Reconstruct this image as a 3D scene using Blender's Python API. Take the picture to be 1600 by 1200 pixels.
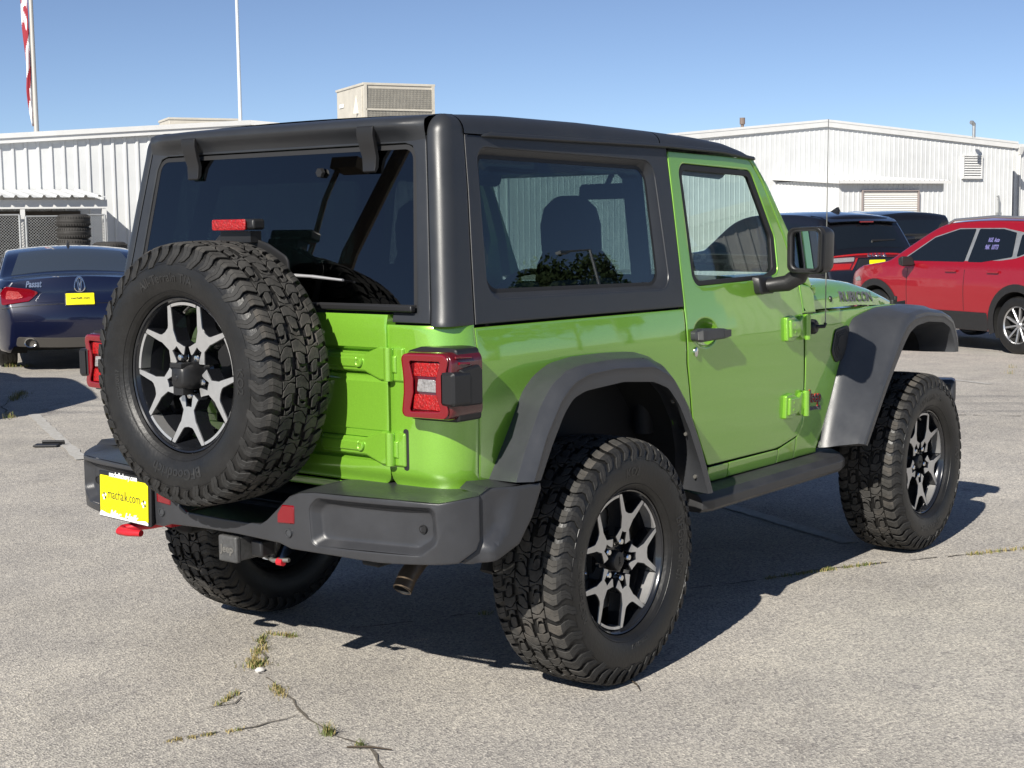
import bpy, bmesh, math, random
import numpy as np
from mathutils import Vector, Matrix, geometry
R=math.radians; PI=math.pi
random.seed(7)
for o in list(bpy.data.objects): bpy.data.objects.remove(o)
SC=bpy.context.scene; COL=SC.collection
# ---------------------------------------------------------------- camera
CAM=Vector((-3.9386,-3.5290,1.4911)); FPX=2314.0
YAW,PIT,ROL=R(37.974),R(-6.0656),R(-0.704)
F_=Vector((math.cos(YAW)*math.cos(PIT),math.sin(YAW)*math.cos(PIT),math.sin(PIT)))
r0=F_.cross(Vector((0,0,1))).normalized(); u0=r0.cross(F_)
R_=math.cos(ROL)*r0+math.sin(ROL)*u0; U_=-math.sin(ROL)*r0+math.cos(ROL)*u0
cd=bpy.data.cameras.new('camera'); cam=bpy.data.objects.new('camera',cd); COL.objects.link(cam)
cam.matrix_world=Matrix(((R_.x,U_.x,-F_.x,CAM.x),(R_.y,U_.y,-F_.y,CAM.y),(R_.z,U_.z,-F_.z,CAM.z),(0,0,0,1)))
cd.sensor_width=36; cd.lens=FPX/1600*36; cd.clip_end=4000; cd.clip_start=.05
SC.camera=cam
def at(px,py,dep): return CAM+dep*(F_+R_*((px-800)/FPX)-U_*((py-600)/FPX))
# ---------------------------------------------------------------- light
SUN_AZ=math.atan2(-.2,-1.0); SUN_EL=R(34)
w=bpy.data.worlds.new('World'); SC.world=w; w.use_nodes=True
nt=w.node_tree; bg=nt.nodes['Background']
sky=nt.nodes.new('ShaderNodeTexSky'); sky.sky_type='NISHITA'; sky.sun_disc=False
sky.sun_elevation=SUN_EL; sky.sun_rotation=PI/2-SUN_AZ
sky.air_density=.55; sky.dust_density=0; sky.ozone_density=3.5; sky.altitude=0
hs=nt.nodes.new('ShaderNodeHueSaturation'); hs.inputs['Saturation'].default_value=.93; hs.inputs['Hue'].default_value=.502
nt.links.new(sky.outputs[0],hs.inputs['Color']); nt.links.new(hs.outputs[0],bg.inputs[0]); bg.inputs[1].default_value=.068
sl=bpy.data.lights.new('sun','SUN'); sl.energy=4.8; sl.angle=R(.5); sl.color=(1,.95,.86)
so=bpy.data.objects.new('sun',sl); COL.objects.link(so)
sd=Vector((math.cos(SUN_AZ)*math.cos(SUN_EL),math.sin(SUN_AZ)*math.cos(SUN_EL),math.sin(SUN_EL)))
so.rotation_euler=sd.to_track_quat('Z','Y').to_euler(); so.location=(-30,-6,30)
vs=SC.view_settings; vs.view_transform='Standard'; vs.look='None'; vs.exposure=.62; vs.gamma=1
# ---------------------------------------------------------------- materials
MATS={}
def mat(name,col=(.5,.5,.5),rough=.5,metal=0,coat=0,spec=.5,noise=0,nscale=20,bump=0,bscale=60,emit=None,crough=.03,rvar=0):
    if name in MATS: return MATS[name]
    m=bpy.data.materials.new(name); m.use_nodes=True; n=m.node_tree.nodes; l=m.node_tree.links
    b=n['Principled BSDF']; b.inputs['Base Color'].default_value=(*col,1); b.inputs['Roughness'].default_value=rough
    b.inputs['Metallic'].default_value=metal; b.inputs['Coat Weight'].default_value=coat; b.inputs['Coat Roughness'].default_value=crough
    b.inputs['Specular IOR Level'].default_value=spec
    tc=n.new('ShaderNodeTexCoord')
    if noise or rvar:
        t=n.new('ShaderNodeTexNoise'); t.inputs['Scale'].default_value=nscale; t.inputs['Detail'].default_value=6; t.inputs['Roughness'].default_value=.65
        l.new(tc.outputs['Object'],t.inputs['Vector'])
    if noise:
        r=n.new('ShaderNodeMapRange'); r.inputs[1].default_value=.3; r.inputs[2].default_value=.7
        r.inputs[3].default_value=1-noise; r.inputs[4].default_value=1+noise
        x=n.new('ShaderNodeMix'); x.data_type='RGBA'; x.blend_type='MULTIPLY'; x.inputs[0].default_value=1
        x.inputs[6].default_value=(*col,1)
        l.new(t.outputs[0],r.inputs[0]); l.new(r.outputs[0],x.inputs[7]); l.new(x.outputs[2],b.inputs['Base Color'])
    if rvar:
        r=n.new('ShaderNodeMapRange'); r.inputs[1].default_value=.3; r.inputs[2].default_value=.7
        r.inputs[3].default_value=max(0,rough-rvar); r.inputs[4].default_value=rough+rvar
        l.new(t.outputs[0],r.inputs[0]); l.new(r.outputs[0],b.inputs['Roughness'])
    if bump:
        t2=n.new('ShaderNodeTexNoise'); t2.inputs['Scale'].default_value=bscale; t2.inputs['Detail'].default_value=4
        l.new(tc.outputs['Object'],t2.inputs['Vector'])
        bp=n.new('ShaderNodeBump'); bp.inputs['Strength'].default_value=bump; bp.inputs['Distance'].default_value=.01
        l.new(t2.outputs[0],bp.inputs['Height']); l.new(bp.outputs[0],b.inputs['Normal'])
    if emit: b.inputs['Emission Color'].default_value=(*emit,1); b.inputs['Emission Strength'].default_value=1
    MATS[name]=m; return m
dusty_=None
def paint(name,col,metal=.35,rough=.38,cior=1.5):
    if name in MATS: return MATS[name]
    m=mat(name,col,rough,metal,1.0,.5); n=m.node_tree.nodes; l=m.node_tree.links; b=n['Principled BSDF']
    tc=n.new('ShaderNodeTexCoord')
    t=n.new('ShaderNodeTexNoise'); t.inputs['Scale'].default_value=7; t.inputs['Detail'].default_value=1
    l.new(tc.outputs['Object'],t.inputs['Vector'])
    bp=n.new('ShaderNodeBump'); bp.inputs['Strength'].default_value=.022; bp.inputs['Distance'].default_value=.02; b.inputs['Coat IOR'].default_value=cior
    l.new(t.outputs[0],bp.inputs['Height']); l.new(bp.outputs[0],b.inputs['Coat Normal'])
    v=n.new('ShaderNodeTexVoronoi'); v.inputs['Scale'].default_value=900; l.new(tc.outputs['Object'],v.inputs['Vector'])
    r=n.new('ShaderNodeMapRange'); r.inputs[3].default_value=.85; r.inputs[4].default_value=1.12
    l.new(v.outputs['Color'],r.inputs[0])
    x=n.new('ShaderNodeMix'); x.data_type='RGBA'; x.blend_type='MULTIPLY'; x.inputs[0].default_value=1; x.inputs[6].default_value=(*col,1)
    l.new(r.outputs[0],x.inputs[7]); l.new(x.outputs[2],b.inputs['Base Color'])
    return m
def glass(name,tint,ior=1.52,k_=1.0):
    m=bpy.data.materials.new(name); m.use_nodes=True; n=m.node_tree.nodes; l=m.node_tree.links; n.clear()
    o=n.new('ShaderNodeOutputMaterial'); mx=n.new('ShaderNodeMixShader'); t=n.new('ShaderNodeBsdfTransparent'); g=n.new('ShaderNodeBsdfGlossy')
    t.inputs[0].default_value=(*tint,1); g.inputs['Roughness'].default_value=.0
    fr=n.new('ShaderNodeFresnel'); ge=n.new('ShaderNodeNewGeometry'); mr=n.new('ShaderNodeMapRange'); mr.inputs[3].default_value=ior; mr.inputs[4].default_value=1/ior; l.new(ge.outputs['Backfacing'],mr.inputs[0]); l.new(mr.outputs[0],fr.inputs[0])
    k=n.new('ShaderNodeMath'); k.operation='MULTIPLY'; k.inputs[1].default_value=k_; k.use_clamp=True
    l.new(fr.outputs[0],k.inputs[0]); l.new(k.outputs[0],mx.inputs[0]); l.new(t.outputs[0],mx.inputs[1]); l.new(g.outputs[0],mx.inputs[2]); l.new(mx.outputs[0],o.inputs[0])
    MATS[name]=m; return m
GREEN=paint('lime_paint',(.205,.455,.036),.34,.36,1.85)
TOP=mat('hardtop_black',(.025,.027,.031),.38,0,0,.5,.09,5,.05,800,rvar=.07)
FLARE=mat('grey_plastic',(.042,.044,.049),.36,0,0,.6,.12,7,.06,700,rvar=.09)
BUMP=mat('bumper_plastic',(.032,.033,.037),.36,0,0,.55,.14,7,.08,600,rvar=.06)
BLK=mat('black_plastic',(.013,.013,.014),.42)
RUB=mat('black_rubber',(.012,.012,.013),.6)
DARK=mat('underbody_black',(.010,.010,.010),.8,noise=.3)
INT=mat('interior_black',(.016,.016,.018),.7)
SEAT=mat('seat_cloth',(.03,.03,.034),.85,noise=.2,nscale=80)
TYRE=mat('tyre_rubber',(.0105,.0102,.010),.44,0,0,.45,.35,9,.12,90,rvar=.08)
TREAD=mat('tread_rubber',(.048,.046,.043),.88,0,0,.18,.45,16,.15,160)
def dusty(m,dust,lo,hi,sc):
    n=m.node_tree.nodes;l=m.node_tree.links;b=n['Principled BSDF'];tc=n.new('ShaderNodeTexCoord');t=n.new('ShaderNodeTexNoise');t.inputs['Scale'].default_value=sc;t.inputs['Detail'].default_value=7;t.inputs['Roughness'].default_value=.7
    l.new(tc.outputs['Object'],t.inputs['Vector']);r=n.new('ShaderNodeMapRange');r.inputs[1].default_value=lo;r.inputs[2].default_value=hi;l.new(t.outputs[0],r.inputs[0])
    x=n.new('ShaderNodeMix');x.data_type='RGBA';x.inputs[7].default_value=(*dust,1);l.new(r.outputs[0],x.inputs[0]);src=b.inputs['Base Color'].links[0].from_socket if b.inputs['Base Color'].links else None
    if src: l.new(src,x.inputs[6])
    l.new(x.outputs[2],b.inputs['Base Color'])
dusty(TREAD,(.13,.115,.098),.50,.78,5)
LETT=mat('tyre_letter',(.019,.0185,.018),.42)
MACH=mat('machined_alloy',(.60,.595,.59),.32,.75,.35,.5,.06,60)
RIMB=mat('gloss_black_alloy',(.012,.013,.016),.22,.2,.8)
CHR=mat('chrome',(.75,.75,.74),.18,1)
STEEL=mat('dull_steel',(.28,.27,.25),.45,.8,noise=.25,nscale=15)
RLENS=mat('red_lens',(.17,.001,.006),.10,0,1)
RLED=mat('red_lamp_inner',(.32,.005,.006),.35,0,.3,noise=.5,nscale=130,bump=.6,bscale=150)
WLENS=mat('clear_lens',(.29,.28,.28),.15,.2,1,noise=.35,nscale=90,bump=.5,bscale=120)
DLENS=mat('dark_red_lens',(.075,.004,.006),.2,0,1)
RHOOK=mat('red_hook',(.48,.012,.022),.42,noise=.15)
YEL=mat('plate_yellow',(.86,.77,.0),.45)
WHT=mat('white_paint',(.8,.8,.78),.5)
INKB=mat('black_ink',(.02,.02,.02),.5)
DECAL=mat('decal_grey',(.125,.115,.138),.5)
GQ=glass('quarter_glass',(.37,.445,.44),1.52,1.5); GD=glass('door_glass',(.80,.86,.845)); GR=glass('rear_glass',(.14,.165,.172),1.52,2.0); GW=glass('windshield_glass',(.74,.84,.81))
MIRR=mat('mirror_glass',(.62,.65,.68),.02,1)
# ---------------------------------------------------------------- mesh helpers
def area(p): return .5*sum(p[i][0]*p[(i+1)%len(p)][1]-p[(i+1)%len(p)][0]*p[i][1] for i in range(len(p)))
def ccw(p): return list(p) if area(p)>0 else list(p)[::-1]
def rnd(p,r,n=5):
    """round the corners of polygon p; r one radius or one per corner"""
    out=[]; N=len(p)
    for i in range(N):
        a=np.array(p[i-1],float);b=np.array(p[i],float);c=np.array(p[(i+1)%N],float)
        rr=r[i] if isinstance(r,(list,tuple)) else r
        if rr<=0: out.append(tuple(b)); continue
        d1=a-b;d2=c-b;l1=np.linalg.norm(d1);l2=np.linalg.norm(d2);d1/=l1;d2/=l2
        ang=math.acos(max(-1,min(1,float(d1@d2))))
        if ang>PI-.03: out.append(tuple(b)); continue
        t=min(rr/math.tan(ang/2),l1*.49,l2*.49); rr=t*math.tan(ang/2)
        bis=(d1+d2)/np.linalg.norm(d1+d2); ce=b+bis*(rr/math.sin(ang/2))
        p1=b+d1*t-ce;p2=b+d2*t-ce
        a1=math.atan2(p1[1],p1[0]);da=(math.atan2(p2[1],p2[0])-a1+PI)%(2*PI)-PI
        for k in range(n+1):
            q=a1+da*k/n; out.append((ce[0]+rr*math.cos(q),ce[1]+rr*math.sin(q)))
    return out
def resamp(p,g):
    out=[]
    for i in range(len(p)):
        a=p[i];b=p[(i+1)%len(p)];d=math.dist(a,b);k=max(1,int(math.ceil(d/g)))
        if d<1e-6: continue
        for j in range(k): out.append((a[0]+(b[0]-a[0])*j/k,a[1]+(b[1]-a[1])*j/k))
    return out
def inset(p,d):
    """offset a ccw polygon inwards by d"""
    out=[];N=len(p)
    for i in range(N):
        a=p[i-1];b=p[i];c=p[(i+1)%N]
        e1=(b[0]-a[0],b[1]-a[1]);e2=(c[0]-b[0],c[1]-b[1]);l1=math.hypot(*e1) or 1e-9;l2=math.hypot(*e2) or 1e-9
        n1=(-e1[1]/l1,e1[0]/l1);n2=(-e2[1]/l2,e2[0]/l2)
        k=1+n1[0]*n2[0]+n1[1]*n2[1]; k=max(k,.35)
        out.append((b[0]+d*(n1[0]+n2[0])/k,b[1]+d*(n1[1]+n2[1])/k))
    return out
def inpoly(P,poly):
    P=np.asarray(P);x=P[:,0];y=P[:,1];r=np.zeros(len(P),bool);q=np.asarray(poly)
    for i in range(len(q)):
        x1,y1=q[i-1];x2,y2=q[i]
        if y1==y2: continue
        c=((y1>y)!=(y2>y))&(x<(x2-x1)*(y-y1)/(y2-y1)+x1); r^=c
    return r
def dseg(P,poly):
    P=np.asarray(P);q=np.asarray(poly);m=np.full(len(P),1e9)
    for i in range(len(q)):
        a=q[i-1];d=q[i]-a;L=d@d
        if L<1e-12: continue
        t=np.clip(((P-a)@d)/L,0,1);m=np.minimum(m,np.hypot(*(P-a-t[:,None]*d).T))
    return m
def sm(t): t=max(0,min(1,t)); return t*t*(3-2*t)
class MB:
    def __init__(s): s.v=[];s.f=[];s.m=[]
    def add(s,v,f,mi=0):
        o=len(s.v); s.v+= [tuple(q) for q in v]; s.f+=[tuple(i+o for i in q) for q in f]; s.m+=[mi]*len(f)
    def box(s,c,d,mi=0,rot=None,tx=0,ty=0):
        v=[]
        for z in (-.5,.5):
            for x,y in ((-.5,-.5),(.5,-.5),(.5,.5),(-.5,.5)):
                k=1-(z+.5)*tx; k2=1-(z+.5)*ty
                q=Vector((x*d[0]*k,y*d[1]*k2,z*d[2]))
                if rot is not None: q=rot@q
                v.append(q+Vector(c))
        s.add(v,[(3,2,1,0),(4,5,6,7),(0,1,5,4),(1,2,6,5),(2,3,7,6),(3,0,4,7)],mi)
    def loft(s,rings,mi=0,closed=True,caps=True):
        n=len(rings[0]);v=[q for r in rings for q in r];f=[]
        for i in range(len(rings)-1):
            for j in range(n if closed else n-1):
                a=i*n+j;b=i*n+(j+1)%n; f.append((a,b,b+n,a+n))
        if caps and closed: f.append(tuple(range(n))[::-1]); f.append(tuple(range((len(rings)-1)*n,len(rings)*n)))
        s.add(v,f,mi)
    def tube(s,path,r,n=10,mi=0,caps=True,flat=1):
        P=[Vector(q) for q in path];rings=[];up=None
        for i,q in enumerate(P):
            t=((P[min(i+1,len(P)-1)]-P[max(i-1,0)])).normalized()
            if up is None: up=Vector((0,0,1)) if abs(t.z)<.9 else Vector((1,0,0))
            a=t.cross(up).normalized();b=a.cross(t); up=b
            rr=r[i] if isinstance(r,(list,tuple)) else r
            rings.append([q+a*rr*math.cos(2*PI*k/n)+b*rr*flat*math.sin(2*PI*k/n) for k in range(n)])
        s.loft(rings,mi,True,caps)
    def lathe(s,prof,fn,n=48,mi=0,closed=False):
        """prof (r,a) revolved; fn(r*cos,r*sin,a)->point"""
        rings=[[fn(r*math.cos(2*PI*k/n),r*math.sin(2*PI*k/n),a) for k in range(n)] for r,a in prof]
        s.loft(rings,mi,True,closed)
    def prism(s,p,fn,h0,h1,mi=0,ch=0,mtop=None):
        p=ccw(p);n=len(p);rg=[[fn(u,v,h0) for u,v in p]]
        if ch: rg.append([fn(u,v,h1-ch) for u,v in p]); rg.append([fn(u,v,h1) for u,v in inset(p,ch)])
        else: rg.append([fn(u,v,h1) for u,v in p])
        s.loft(rg,mi,True,False); L=len(s.v)
        s.f.append(tuple(range(L-n,L))); s.m.append(mi if mtop is None else mtop)
        b=L-n*len(rg); s.f.append(tuple(range(b,b+n))[::-1]); s.m.append(mi)
    def grid(s,fn,us,vs,mi=0):
        n=len(vs);v=[fn(a,b) for a in us for b in vs]
        f=[(i*n+j,i*n+j+1,(i+1)*n+j+1,(i+1)*n+j) for i in range(len(us)-1) for j in range(n-1)]
        s.add(v,f,mi)
    def panel(s,outer,fn,holes=(),thick=.02,g=.06,e=.004,rows=(),mi=0):
        """sheet of any outline, curved by fn(u,v,h), with rounded edges and a back"""
        loops=[(ccw(resamp(outer,g)),1)]+[(ccw(resamp(h,g)),-1) for h in holes]
        pts=[];edges=[];lp=[];fills=[]
        for p,sg in loops:
            q=inset(p,2.5*e*sg); o=len(pts); pts+=q; edges+=[(o+i,o+(i+1)%len(q)) for i in range(len(q))]; lp.append((o,len(q),p,sg)); fills.append(q)
        A=np.array(fills[0]);lo=A.min(0);hi=A.max(0)
        gx=np.arange(lo[0]+g*.5,hi[0],g);gy=list(np.arange(lo[1]+g*.5,hi[1],g))
        gy=[y for y in gy if all(abs(y-r)>g*.3 for r in rows)]+list(rows)
        C=np.array([(x+(.25*g if k%2 else 0),y) for k,y in enumerate(gy) for x in gx])
        if len(C):
            ok=inpoly(C,fills[0])&(dseg(C,fills[0])>.3*g)
            for q in fills[1:]: ok&=~inpoly(C,q)&(dseg(C,q)>.3*g)
            pts+= [tuple(c) for c in C[ok]]
        res=geometry.delaunay_2d_cdt([Vector(p) for p in pts],edges,[],0,1e-7)
        V=[(q.x,q.y) for q in res[0]];T=[t for t in res[2]]
        cen=np.array([np.mean([V[i] for i in t],axis=0) for t in T])
        ok=inpoly(cen,fills[0])
        for q in fills[1:]: ok&=~inpoly(cen,q)
        back={}
        for i,ov in enumerate(res[3]):
            for k in ov: back[k]=i
        T=[tuple(t) for t,a in zip(T,ok) if a]
        b0=len(s.v); s.add([fn(u,v,0) for u,v in V],T,mi)
        nb=len(s.v); s.add([fn(u,v,-thick) for u,v in V],[t[::-1] for t in T],mi)
        for o,n,p,sg in lp:
            rings=[[b0+back[o+i] for i in range(n)]]
            for di,h in ((e,0),(.3*e,-.3*e),(0,-e)):
                k=len(s.v); q=inset(p,di*sg) if di else p
                s.v+= [tuple(fn(u,v,h)) for u,v in q]; rings.append(list(range(k,k+n)))
            rings.append([nb+back[o+i] for i in range(n)])
            for a,b in zip(rings,rings[1:]):
                for i in range(n):
                    j=(i+1)%n; s.f.append((a[i],b[i],b[j],a[j])); s.m.append(mi)
        return loops[0][0]
    def gpanel(s,fn,us,vs,e=.004,thick=.025,mi=0):
        """finely gridded sheet with rounded edges; fn(u,v,h)"""
        du=(us[-1]-us[0]);U=[(us[0],-thick),(us[0],-e),(us[0],-.3*e)]+[(u,0) for u in us[1:-1]]+[(us[-1],-.3*e),(us[-1],-e),(us[-1],-thick)]
        V=[(vs[0],-thick),(vs[0],-e),(vs[0],-.3*e)]+[(v,0) for v in vs[1:-1]]+[(vs[-1],-.3*e),(vs[-1],-e),(vs[-1],-thick)]
        s.grid(lambda a,b:fn(a[0],b[0],min(a[1],b[1])),U,V,mi)
    def text(s,txt,size,fn,ext=0,mi=0,align='CENTER',sx=1,shear=0,spc=1.0,bold=0):
        c=bpy.data.curves.new('t','FONT'); c.body=txt; c.size=size; c.align_x=align; c.shear=shear; c.space_character=spc; c.resolution_u=3; c.offset=bold
        c.extrude=ext; o=bpy.data.objects.new('t',c); COL.objects.link(o)
        dg=bpy.context.evaluated_depsgraph_get(); me=bpy.data.meshes.new_from_object(o.evaluated_get(dg))
        s.add([fn(v.co.x*sx,v.co.y,v.co.z) for v in me.vertices],[tuple(p.vertices) for p in me.polygons],mi)
        bpy.data.objects.remove(o); bpy.data.curves.remove(c); bpy.data.meshes.remove(me)
    def build(s,name,mats,parent=None,smooth=35,bev=0,recalc=True,loc=None,seg=2,wn=False):
        me=bpy.data.meshes.new(name); me.from_pydata(s.v,[],s.f)
        ml=mats if isinstance(mats,(list,tuple)) else [mats]
        for m in ml: me.materials.append(m)
        me.polygons.foreach_set('material_index',s.m); me.update()
        if recalc:
            bm=bmesh.new(); bm.from_mesh(me); bmesh.ops.remove_doubles(bm,verts=bm.verts,dist=1e-6)
            bmesh.ops.recalc_face_normals(bm,faces=bm.faces); bm.to_mesh(me); bm.free()
        if smooth: me.shade_smooth(); me.set_sharp_from_angle(angle=R(smooth))
        o=bpy.data.objects.new(name,me); COL.objects.link(o)
        if parent is not None: o.parent=parent
        if loc is not None: o.location=loc
        if bev:
            b=o.modifiers.new('b','BEVEL'); b.width=bev; b.segments=seg; b.limit_method='ANGLE'; b.angle_limit=R(40); b.use_clamp_overlap=True
            wn=True
        if wn:
            k=o.modifiers.new('w','WEIGHTED_NORMAL'); k.keep_sharp=True; k.weight=80
        return o
def thing(name,label,cat,loc=(0,0,0),rz=0,group=None):
    o=bpy.data.objects.new(name,None); COL.objects.link(o); o.location=loc; o.rotation_euler=(0,0,rz); o.empty_display_size=.2
    o['label']=label; o['category']=cat
    if group: o['group']=group
    return o
def tag(o,label,cat,group=None):
    o['label']=label; o['category']=cat
    if group: o['group']=group
    return o
def mir(o,name=None):
    """copy of a part (and its sub-parts) mirrored in the car's long axis"""
    def one(q,par):
        c=q.copy(); c.data=q.data.copy(); COL.objects.link(c); c.parent=par
        n=len(c.data.vertices); a=np.empty(n*3); c.data.vertices.foreach_get('co',a); a[1::3]*=-1; c.data.vertices.foreach_set('co',a); c.data.flip_normals(); c.data.update()
        for k in list(q.children): one(k,c)
        return c
    return one(o,o.parent)
def dup(o,par=None,loc=None,rot=None):
    c=o.copy(); COL.objects.link(c); c.parent=par
    if loc is not None: c.location=loc
    if rot is not None: c.rotation_euler=rot
    for k in list(o.children): dup(k,c)
    return c
exec_parts=[]
# ================================================================ ground
RZ=math.radians(37.974); FH=Vector((math.cos(RZ),math.sin(RZ),0))
def gz(x,y):
    d=(x-CAM.x)*FH.x+(y-CAM.y)*FH.y
    return -.011*max(0,min(d,80)-9)
def ground_mat():
    m=bpy.data.materials.new('aged_asphalt'); m.use_nodes=True; n=m.node_tree.nodes; l=m.node_tree.links; b=n['Principled BSDF']
    tc=n.new('ShaderNodeTexCoord'); V=tc.outputs['Object']
    def noise(sc,det=6,ro=.6,dist=0):
        t=n.new('ShaderNodeTexNoise'); t.inputs['Scale'].default_value=sc; t.inputs['Detail'].default_value=det; t.inputs['Roughness'].default_value=ro; t.inputs['Distortion'].default_value=dist
        l.new(V,t.inputs['Vector']); return t.outputs[0]
    def rng(s,a,b_,c,d):
        r=n.new('ShaderNodeMapRange'); r.inputs[1].default_value=a; r.inputs[2].default_value=b_; r.inputs[3].default_value=c; r.inputs[4].default_value=d; l.new(s,r.inputs[0]); return r.outputs[0]
    def mul(a,c):
        x=n.new('ShaderNodeMix'); x.data_type='RGBA'; x.blend_type='MULTIPLY'; x.inputs[0].default_value=1; l.new(a,x.inputs[6]); l.new(c,x.inputs[7]); return x.outputs[2]
    def mix(f,a,c):
        x=n.new('ShaderNodeMix'); x.data_type='RGBA'; l.new(f,x.inputs[0])
        for s,v in ((6,a),(7,c)):
            if isinstance(v,tuple): x.inputs[s].default_value=(*v,1)
            else: l.new(v,x.inputs[s])
        return x.outputs[2]
    # wide patches worn pale or still bituminous
    big=noise(.33,7,.62,.6); base=mix(rng(big,.36,.66,0,1),(.425,.402,.364),(.53,.503,.458))
    mid=noise(2.3,6,.65); base=mul(base,mix(rng(mid,.3,.72,0,1),(.80,.80,.82),(1.07,1.06,1.04)))
    # stones of the aggregate, two sizes
    vo=n.new('ShaderNodeTexVoronoi'); vo.inputs['Scale'].default_value=135; l.new(V,vo.inputs['Vector'])
    sp=n.new('ShaderNodeSeparateColor'); l.new(vo.outputs['Color'],sp.inputs[0])
    st=mix(rng(sp.outputs[0],0,1,0,1),(.64,.64,.66),(1.28,1.27,1.24)); base=mul(base,st)
    fine=noise(290,3,.7); base=mul(base,mix(rng(fine,.32,.68,0,1),(.60,.60,.62),(1.34,1.33,1.29)))
    pit=noise(62,4,.7); base=mul(base,mix(rng(pit,.36,.50,0,1),(.66,.66,.68),(1.0,1.0,1.0)))
    # oil drips and tyre scuffs
    oil=noise(1.1,5,.7,1.2); base=mul(base,mix(rng(oil,.24,.40,0,1),(.62,.61,.62),(1.0,1.0,1.0)))
    spot=noise(3.1,3,.55); base=mul(base,mix(rng(spot,.70,.77,0,1),(1.0,1.0,1.0),(.66,.65,.64)))
    pale=noise(.9,6,.7,2.0); base=mul(base,mix(rng(pale,.58,.74,0,1),(1.0,1.0,1.0),(1.13,1.12,1.10)))
    l.new(base,b.inputs['Base Color']); b.inputs['Roughness'].default_value=.88; b.inputs['Specular IOR Level'].default_value=.25
    bp=n.new('ShaderNodeBump'); bp.inputs['Strength'].default_value=.55; bp.inputs['Distance'].default_value=.006
    l.new(vo.outputs['Distance'],bp.inputs['Height']); b2=n.new('ShaderNodeBump'); b2.inputs['Strength'].default_value=.35; b2.inputs['Distance'].default_value=.004
    l.new(fine,b2.inputs['Height']); l.new(bp.outputs[0],b2.inputs['Normal']); l.new(b2.outputs[0],b.inputs['Normal'])
    return m
ASPH=ground_mat()
g=MB(); rad=[0,3,6,9,12,15,18,22,26,30,36,44,55,70,90,130,250,600,1600]
g.lathe([(max(r,.01),0) for r in rad],lambda x,y,a:(CAM.x+x,CAM.y+y,gz(CAM.x+x,CAM.y+y)),n=96)
o=g.build('ground',ASPH,smooth=60,recalc=False); o['kind']='structure'

# ================================================================ wheel with all-terrain tyre (axis Y, outside -Y)
PW=[(0,.3950),(.05,.3940),(.085,.3925),(.106,.3895),(.119,.3835),(.129,.374),(.137,.360),(.1435,.340),(.1460,.318),(.1450,.296),(.1400,.274),(.1320,.256),(.122,.245),(.112,.2385)]
PA=[0]
for a,b in zip(PW,PW[1:]): PA.append(PA[-1]+math.dist(a,b))
def prof(v,h):
    sg=1 if v>=0 else -1; v=abs(v)
    w=np.interp(v,PA,[q[0] for q in PW]); r=np.interp(v,PA,[q[1] for q in PW])
    d=.004; w1=np.interp(v-d,PA,[q[0] for q in PW]) if v>d else -np.interp(d-v,PA,[q[0] for q in PW]); r1=np.interp(abs(v-d),PA,[q[1] for q in PW])
    w2=np.interp(v+d,PA,[q[0] for q in PW]); r2=np.interp(v+d,PA,[q[1] for q in PW])
    t=math.hypot(w2-w1,r2-r1); nw=-(r2-r1)/t; nr=(w2-w1)/t
    return sg*(w+nw*h),r+nr*h
def TP(al,v,h):
    w_,r=prof(v,h); return (r*math.sin(al),w_,r*math.cos(al))
def sidetext(mb,txt,size,r0,a0,mi,sx=1.0,ext=.0012):
    # lettering laid round the outer sidewall, read clockwise
    rs=[q[1] for q in PW][::-1]; ws=[q[0] for q in PW][::-1]
    def fn(x,y,z):
        r=r0+y; al=a0+x/(r0+.5*size*.7); w_=-(np.interp(r,rs,ws)+.0004+max(z,0)*1.0)
        return (r*math.sin(al),w_,r*math.cos(al))
    mb.text(txt,size,fn,ext,mi,sx=sx,bold=.0006)
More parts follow.
